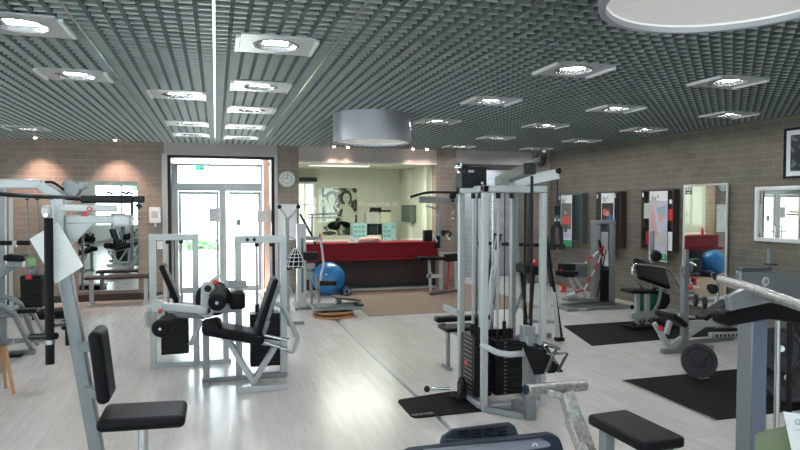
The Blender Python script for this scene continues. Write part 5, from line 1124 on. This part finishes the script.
# ---------------------------------------------------------------- display cases with posters
def case(label, px0, px1, pyt, pyb, kind, caselen, phs):
    y1 = Q(px0, 200, XR-.14).y; y0 = Q(px1, 200, XR-.14).y; zt2 = Q(px0, pyt, XR-.14).z; zb3 = Q(px0, pyb, XR-.14).z; X0 = XR-.14
    cm = 'box_wood' if kind else 'silver_dark'
    t = T('display_case', label, 'display case', (XR, (y0+y1)/2, zb3))
    b = MB(); f_ = .03
    b.bb(X0, XR-.002, y0, y0+f_, zb3, zt2); b.bb(X0, XR-.002, y1-f_, y1, zb3, zt2); b.bb(X0, XR-.002, y0+f_, y1-f_, zb3, zb3+f_); b.bb(X0, XR-.002, y0+f_, y1-f_, zt2-f_, zt2); b.bb(XR-.03, XR-.002, y0+f_, y1-f_, zb3+f_, zt2-f_)
    t.part('cabinet', b, cm, bevel=.003)
    b = MB(); b.bb(X0+.006, X0+.010, y0+f_, y1-f_, zb3+f_, zt2-f_); t.part('front_glass', b, 'glass')
    L = y1-y0
    # banner poster hung over the front
    pa, pb = phs[0], phs[1]; q1 = y1-L*pa; q0 = y1-L*pb; zp1 = zt2-.03; zp0 = zb3-phs[2]
    b = MB(); b.bb(X0-.014, X0-.008, q0, q1, zp0, zp1); ps = t.part('poster', b, 'white', bevel=.002)
    W_ = q1-q0; Hh = zp1-zp0; xf = X0-.0155
    def blob(pts, m, nm, k=0):
        bb_ = MB(); bb_.prism([(xf-k*.0012, q1-u*W_, zp1-v*Hh) for u, v in pts], (-.001, 0, 0)); t.part(nm, bb_, m, parent=ps, smooth=False)
    def ell(u, v, ru, rv, m, nm, k=1):
        blob([(u+ru*math.cos(a*math.pi/9), v+rv*math.sin(a*math.pi/9)) for a in range(18)], m, nm, k)
    sz = W_*.36
    text_mesh(t, 'fit°', sz, (xf-.001, q1-W_*.12, zp1-W_*.42), (0, -1, 0), (0, 0, 1), 'ink', parent=ps)
    if kind == 0:
        blob([(.05, .16), (.95, .16), (.95, .66), (.05, .66)], 'dgreen', 'printed_ground')
        ell(.5, .30, .17, .05, 'ink', 'printed_hair', 1); ell(.47, .34, .13, .04, 'skin', 'printed_face', 2); blob([(.25, .42), (.75, .40), (.92, .50), (.85, .57), (.15, .57), (.10, .50)], 'clothred', 'printed_shirt', 2)
        blob([(.05, .66), (.95, .66), (.95, .84), (.05, .84)], 'lilac', 'printed_lower', 1); blob([(.3, .57), (.7, .57), (.6, .72), (.35, .72)], 'ink', 'printed_trousers', 2)
        blob([(0, .87), (1, .87), (1, 1), (0, 1)], 'green', 'green_footer', 1)
    if kind == 1:
        blob([(.05, .16), (.95, .16), (.95, .50), (.05, .50)], 'dark_wood', 'printed_ground')
        ell(.28, .31, .15, .06, 'clothred', 'printed_head', 1); ell(.52, .30, .19, .05, 'ink', 'printed_hair', 1); ell(.5, .33, .15, .045, 'skin', 'printed_face', 2)
        blob([(.28, .5), (.3, .44), (.55, .40), (.72, .33), (.92, .36), (.93, .5)], 'clothblue', 'printed_shirt', 3)
        blob([(.1, .56), (.9, .56), (.9, .95), (.1, .95)], 'trim_grey', 'printed_lower', 1)
    if kind == 2:
        blob([(0, .14), (1, .14), (1, .88), (0, .88)], 'lilac', 'printed_ground')
        blob([(.0, .13), (.55, .13), (.35, .2), (.08, .19)], 'trim_grey', 'printed_cap', 1)
        blob([(.05, .2), (.22, .2), (.42, .5), (.55, .62), (.4, .68), (.12, .6)], 'pink', 'printed_arm', 2)
        blob([(.4, .24), (.95, .2), (.9, .38), (.62, .42)], 'bluegrey', 'printed_figure', 2); blob([(.5, .34), (.85, .32), (.75, .45), (.6, .45)], 'pink', 'printed_top', 3)
        blob([(.5, .6), (.95, .55), (.9, .75), (.4, .8)], 'trim_grey', 'printed_leg', 2)
        blob([(.1, .89), (1, .89), (1, .985), (.1, .985)], 'green', 'green_footer', 1)
        b = MB(); 
        for v0, u0 in ((.915, .3), (.945, .2)): b.bb(xf-.0035, xf-.0025, q1-W_*.9, q1-W_*u0, zp1-Hh*v0-.008, zp1-Hh*v0+.006)
        t.part('footer_writing', b, 'white', parent=ps)
    # clips that hold the poster and things seen inside
    for u in (.08, .80 if kind else .55):
        b = MB(); yy = y1-L*u; b.bb(X0-.016, X0-.002, yy-.018, yy+.018, zt2-.13, zt2-.05); t.part('poster_clip', b, 'white', bevel=.003)
    return t, y0, y1, zb3, zt2, X0
t, *_ = case('glass display case in a grey frame with a fitness poster, farthest along the right wall', 558, 582, 194, 241, 0, 0, (.15, .62, .10))
t, *_ = case('dark wooden display case with a blue-shirted man on its poster, middle of three', 596, 620.5, 192, 246, 1, 0, (.25, .78, .15))
t, y0, y1, zb3, zt2, X0 = case('large dark wooden display case with a yoga poster, next to the tall mirror', 641, 673, 190, 249, 2, 0, (.30, .86, .18))
L = y1-y0; Hc = zt2-zb3
# rolled sheets and packages on the case shelves
def inner(nm, u0, u1, v0, v1, m, lb, cat):
    b = MB(); b.bb(X0+.03, X0+.09, y1-L*u1, y1-L*u0, zt2-v1*Hc, zt2-v0*Hc); return solo(nm, b, m, lb, cat, bevel=.004)
inner('product_box', .05, .25, .22, .48, 'white', 'white narrow box in the yoga poster case, left of the poster', 'box')
b = MB(); yy = y1-L*.15; b.cyl((X0+.06, yy, zt2-.92*Hc), (X0+.06, yy, zt2-.70*Hc), .035, 16); solo('drink_bottle', b, 'red', 'red bottle standing at the lower left of the yoga poster case', 'bottle')
b = MB(); b.bb(X0-.008, X0-.002, y1-L*1.0, y1-L*.88, zt2-.50*Hc, zt2-.32*Hc)
t.part('red_panel', b, 'red'); b = MB(); b.bb(X0-.008, X0-.002, y1-L*1.0, y1-L*.88, zt2-.98*Hc, zt2-.68*Hc); t.part('white_panel', b, 'white')
b = MB(); b.lathe((X0-.002, y1-L*.94, zt2-.20*Hc), (-1, 0, 0), [(.04, 0), (.04, .006), (0, .006)], 20); t.part('round_sticker', b, 'white')
# ---------------------------------------------------------------- inside the office
# black and white photo print
x0, x1, z0, z1 = rect(322, 188, 357, 235, OY)
t = T('photo_poster', 'large black-and-white photo print of two women on the office wall', 'poster', ((x0+x1)/2, OY, z0))
b = MB(); b.bb(x0, x1, OY-.02, OY-.002, z0, z1); ps = t.part('print', b, 'photo_bw')
W_, Hh = x1-x0, z1-z0
def el(u, v, ru, rv, m, nm, k, rot=0):
    pts = []
    for a in range(20):
        cx_, sy_ = ru*math.cos(a*math.pi/10), rv*math.sin(a*math.pi/10); pts.append((x0+(u+cx_*math.cos(rot)-sy_*math.sin(rot))*W_, OY-.021-k*.001, z1-(v+cx_*math.sin(rot)+sy_*math.cos(rot))*Hh))
    bb_ = MB(); bb_.prism(pts, (0, -.0008, 0)); t.part(nm, bb_, m, parent=ps, smooth=False)
mat('print_light', (.60, .63, .52), .6); mat('print_dark', (.025, .03, .025), .6); mat('print_mid', (.28, .30, .25), .6)
el(.30, .20, .17, .15, 'print_dark', 'hair', 1); el(.68, .19, .17, .15, 'print_dark', 'hair', 1)
el(.33, .66, .22, .28, 'print_light', 'body', 2); el(.72, .62, .22, .26, 'print_light', 'body', 2, -.25); el(.5, .80, .38, .10, 'print_mid', 'arm', 2)
el(.27, .23, .10, .105, 'print_light', 'face', 3); el(.69, .21, .10, .105, 'print_light', 'face', 3); el(.30, .36, .05, .05, 'print_light', 'neck', 3); el(.70, .34, .05, .05, 'print_light', 'neck', 3)
el(.47, .62, .05, .22, 'print_dark', 'arm_shadow', 4, .5); el(.38, .47, .035, .13, 'print_dark', 'strap', 4, -.6); el(.78, .92, .17, .08, 'print_dark', 'dark_cloth', 4); el(.2, .95, .2, .04, 'print_dark', 'dark_cloth', 4)
for fx, fz in ((.27, .23), (.69, .20)):
    for s_ in (-1, 1): el(fx+s_*.04, fz, .014, .010, 'print_dark', 'eye', 5)
    el(fx, fz+.06, .03, .008, 'print_dark', 'mouth', 5)
# lettering on the counter glass
t = T('window_lettering', 'pale web address lettering on the counter glass', 'lettering', (3., YB+.19, 1.9))
p0 = P(359, 206, YB+.195); mat('lettering_pale', (.75, .74, .66), .6); text_mesh(t, 'fitness-club.de', .155, p0, (1, 0, 0), (0, 0, 1), 'lettering_pale', name='letters')
# desk furniture inside
def obox(nm, px0, py0, px1, py1, y, dep, m, lb, cat, bevel=.01):
    x0, x1, z0, z1 = rect(px0, py0, px1, py1, y); b = MB(); b.bb(x0, x1, y, y+dep, z0, z1); return x0, x1, z0, z1, b
y_ = 15.3
zsh = P(375, 243, y_).z
b = MB(); xL, xR_ = P(330, 240, y_).x, P(412, 240, y_).x; b.bb(xL, xR_, y_-.1, y_+.6, zsh-.05, zsh); t = T('office_desk', 'pale office desk behind the counter carrying boxes and a microwave', 'desk', ((xL+xR_)/2, y_, 0)); t.part('desk_top', b, 'office_white')
for x in (xL+.04, (xL+xR_)/2, xR_-.04):
    b = MB(); b.bb(x-.02, x+.02, y_-.05, y_+.55, 0, zsh-.05); t.part('leg', b, 'office_white')
def shelfunit(px0, px1, lb):
    x0, x1, z0, z1 = rect(px0, 223, px1, 243, y_); z0 = zsh
    t = T('storage_box', lb, 'box', ((x0+x1)/2, y_+.15, z0))
    b = MB(); b.bb(x0, x1, y_, y_+.3, z0, z1); t.part('carton', b, 'bluegrey', bevel=.006)
    b = MB()
    for i in range(4):
        for j in range(3):
            if random.random() < .8:
                b = MB(); b.bb(x0+.03+(x1-x0-.06)*j/3, x0+.03+(x1-x0-.06)*(j+.8)/3, y_-.003, y_, z0+.04+i*(z1-z0-.06)/4, z0+.04+(i+.55)*(z1-z0-.06)/4); t.part('printed_label', b, mname)
mat('labelblue', (.10, .30, .36), .6); mname = 'labelblue'
shelfunit(352.5, 367, 'blue-green printed box left of the black microwave in the office')
shelfunit(382.5, 396.5, 'blue-green printed box right of the black microwave in the office')
x0, x1, z0, z1 = rect(367.8, 224, 381.7, 235, y_)
t = T('microwave_oven', 'black microwave on the office desk between two blue-green boxes', 'microwave', ((x0+x1)/2, y_, z0))
b = MB(); b.bb(x0, x1, y_, y_+.35, z0, z1); t.part('housing', b, 'black', bevel=.008)
b = MB(); b.bb(x0+.03, x1-.08, y_-.008, y_, z0+.04, z1-.05); t.part('door', b, 'console_dark')
b = MB(); b.bb(x1-.06, x1-.02, y_-.008, y_, z0+.04, z1-.05); t.part('control_panel', b, 'black_matte')
z2 = z0; b = MB(); b.bb(x0, x1, y_, y_+.35, zsh, z2-.003); solo('printer', b, 'beige', 'beige flat device standing under the black microwave', 'printer', bevel=.01)
y2 = y_+.37
x9 = P(380.5, 212, y_+.37).x-.01
x0, x1, z0, z1 = rect(366, 213, 381, 243, y2); b = MB(); b.bb(x0, min(x1, x9), y2, y2+.2, zsh, z1); solo('filing_box', b, 'trim_grey', 'grey filing box behind the microwave', 'box', bevel=.008)
x0, x1, z0, z1 = rect(380.5, 212, 391, 243, y2); b = MB(); b.bb(x0, x1, y2, y2+.2, zsh, z1); zb_ = z1; solo('cream_carton', b, 'beige', 'cream carton standing behind the right-hand blue-green box', 'box', bevel=.004)
x0, x1, z0, z1 = rect(371, 208, 391, 212, y2); b = MB(); b.bb(x0, x1, y2, y2+.2, zb_+.003, zb_+.05); b.bb(x0+.02, x0+.28, y2, y2+.2, zb_+.05, zb_+.12); solo('black_device', b, 'black', 'flat black device lying on top of the cream carton', 'device', bevel=.006)
# wall cabinet on the office side wall
q0 = Q(403, 206, OXR-.12); q1 = Q(412, 206, OXR-.12)
b = MB(); b.bb(OXR-.17, OXR-.002, q1.y, q0.y, Q(408, 222, OXR-.12).z, Q(408, 205, OXR-.12).z)
t = T('wall_cabinet', 'grey-green metal cabinet hung on the office side wall', 'cabinet', (OXR, (q0.y+q1.y)/2, Q(408, 222, OXR-.12).z)); t.part('housing', b, 'dgreen', bevel=.01)
# things lying on the counter
zc = zt_
x0 = P(350, 240, YB+.02).x; b = MB(); b.prism([(x0-.04, YB-.05, zc+.002), (x0+.16, YB-.05, zc+.002), (x0+.16, YB-.03, zc+.05), (x0+.02, YB-.02, zc+.15)], (0, .12, 0)); solo('paper_sheets', b, 'paper', 'folded white papers on the red counter beside the pink cloth', 'paper')
x0 = P(365, 240, YB).x; b = MB(); 
for i in range(7): b.ball((x0-.06+i*.05, YB-.04+random.uniform(-.03, .04), zc+.06), .085, 12, (1.1, 1, .7))
solo('pink_cloth', b, 'pink', 'crumpled pink cloth lying on top of the red counter', 'cloth')
x0 = P(320, 236, YB).x; b = MB(); b.lathe((x0, YB, zc), (0, 0, 1), [(.0, 0), (.035, 0), (.035, .14), (.015, .18), (.015, .21), (0, .21)], 16); solo('small_bottle', b, 'red', 'small red bottle on the left end of the red counter', 'bottle')
x0, x1, z0, z1 = rect(424, 230, 432, 240, YB); b = MB(); b.bb(x0, x1, YB-.04, YB+.1, zc+.001, zc+.25); solo('card_terminal', b, 'black', 'black box on the right end of the red counter', 'device', bevel=.01)
# skirting cable duct on the pillar
# ---------------------------------------------------------------- outside
b = MB(); b.bb(-14, XR+10, 17.61, 45, -.25, -.02); struct('ground_outside', b, 'asphalt')
b = MB(); b.bb(XL-12, XL-.31, -12, 17.6, -.25, -.1); b.bb(XL-12, XR+.3, -16, YF-.31, -.25, -.1); struct('ground_yard', b, 'asphalt')
def hedge(nm, c, d, n, lb, cat):
    b = MB(); rr = random.Random(len(lb))
    for i in range(n):
        p = V([c[k]+rr.uniform(-.5, .5)*d[k] for k in range(3)]); s = rr.uniform(.12, .22); q = Mx.Rotation(rr.uniform(0, 6.3), 3, V((rr.random(), rr.random(), rr.random()+.1)).normalized())
        b.add([p+q@V((-s, 0, 0)), p+q@V((0, -s*.5, 0)), p+q@V((s, 0, 0)), p+q@V((0, s*.5, 0))], [(0, 1, 2, 3)])
    o = solo(nm, b, 'leafgreen', lb, cat, smooth=False); return o
h = hedge('hedge', (-2.2, 27, .12), (4.5, 1.2, .45), 900, 'low green hedge outside beyond the glass door', 'hedge')
def tree(x, y, lb, hh=5., r=1.6):
    t = T('garden_tree', lb, 'tree', (x, y, -.1))
    b = MB(); b.tube([(x, y, -.1), (x+.05, y, 1.5), (x-.1, y, hh-r*.6)], [.16, .12, .06], 8); t.part('trunk', b, 'dark_wood')
    b = MB(); rr = random.Random(int(x*100+y))
    for i in range(1500):
        u = V((rr.gauss(0, 1), rr.gauss(0, 1), rr.gauss(0, 1))).normalized()*r*rr.random()**.4; p = V((x, y, hh))+V((u.x, u.y, u.z*1.1)); s = rr.uniform(.12, .24)
        q = Mx.Rotation(rr.uniform(0, 6.3), 3, V((rr.random(), rr.random(), rr.random()+.1)).normalized()); b.add([p+q@V((-s, 0, 0)), p+q@V((0, -s*.5, 0)), p+q@V((s, 0, 0)), p+q@V((0, s*.5, 0))], [(0, 1, 2, 3)])
    t.part('crown', b, 'leafgreen', smooth=False)
tree(-5.5, 33, 'leafy tree outside beyond the entrance', 4.6); tree(-9.5, 4, 'leafy tree outside the left-hand windows', 4.); tree(-3, -8.5, 'leafy tree outside the rear windows, seen in mirrors', 4.); tree(5, -9, 'tree outside the rear windows on the machine side', 4.)
# ---------------------------------------------------------------- light
w = bpy.data.worlds.new('world'); sc.world = w; w.use_nodes = True; n = w.node_tree.nodes; bg = n['Background']
sky = n.new('ShaderNodeTexSky'); sky.sky_type = 'HOSEK_WILKIE'; sky.turbidity = 3.5; sky.sun_direction = V((-.5, .45, .75)).normalized(); sky.ground_albedo = .4
hs = n.new('ShaderNodeMixRGB'); hs.inputs[0].default_value = .75; hs.inputs[2].default_value = (.80, .92, 1., 1)
w.node_tree.links.new(sky.outputs[0], hs.inputs[1]); w.node_tree.links.new(hs.outputs[0], bg.inputs[0]); bg.inputs[1].default_value = WORLD
sd = bpy.data.lights.new('sun', 'SUN'); sd.energy = 22; sd.angle = R(1); sd.color = (1, .95, .88); so = bpy.data.objects.new('sun', sd); C.objects.link(so); so.rotation_euler = V((-.6, -.5, -.95)).to_track_quat('-Z', 'Y').to_euler(); so.rotation_euler = V((.18, -.35, -1.0)).to_track_quat('-Z', 'Y').to_euler()
def portal(c, sx, sy, d):
    ld = bpy.data.lights.new('daylight_portal', 'AREA'); ld.shape = 'RECTANGLE'; ld.size = sx; ld.size_y = sy; ld.cycles.is_portal = True
    o = bpy.data.objects.new('daylight_portal', ld); C.objects.link(o); o.location = c; o.rotation_euler = V(d).to_track_quat('-Z', 'Z' if abs(d[2]) < .9 else 'Y').to_euler()
portal((.13, yv+.3, 1.45), 2.1, 2.7, (0, -1, 0))
for h0, h1, zb_, zt3 in lw: portal((XL-.35, (h0+h1)/2, (zb_+zt3)/2), h1-h0, zt3-zb_, (1, 0, 0))
for h0, h1, zb_, zt3 in fwn: portal(((h0+h1)/2, YF-.35, (zb_+zt3)/2), h1-h0, zt3-zb_, (0, 1, 0))
ld = bpy.data.lights.new('alcove_fill', 'AREA'); ld.shape = 'RECTANGLE'; ld.size = 1.6; ld.size_y = .8; ld.energy = 26; ld.color = (.85, .93, 1)  # added bluish fill under the alcove ceiling
o = bpy.data.objects.new('alcove_fill', ld); C.objects.link(o); o.location = (6.1, 13.9, CT+.05)
ld = bpy.data.lights.new('office_fill', 'AREA'); ld.shape = 'RECTANGLE'; ld.size = 1.6; ld.size_y = .3; ld.energy = 105; ld.color = (1, .97, .90)  # added area light doing the strip light's work, set forward of its housing
o = bpy.data.objects.new('office_fill', ld); C.objects.link(o); o.location = (3.1, 13.65, CT+.04)
vs = sc.view_settings; vs.view_transform = 'Standard'; vs.look = 'None'; vs.gamma = 1; vs.exposure = EXPO; vs.use_curve_mapping = False
cy = sc.cycles; cy.use_denoising = True; cy.max_bounces = 8; cy.diffuse_bounces = 5; cy.glossy_bounces = 4; cy.transparent_max_bounces = 12; cy.sample_clamp_indirect = 6; cy.caustics_reflective = False; cy.caustics_refractive = False
try: cy.denoiser = 'OPENIMAGEDENOISE'
except Exception: pass
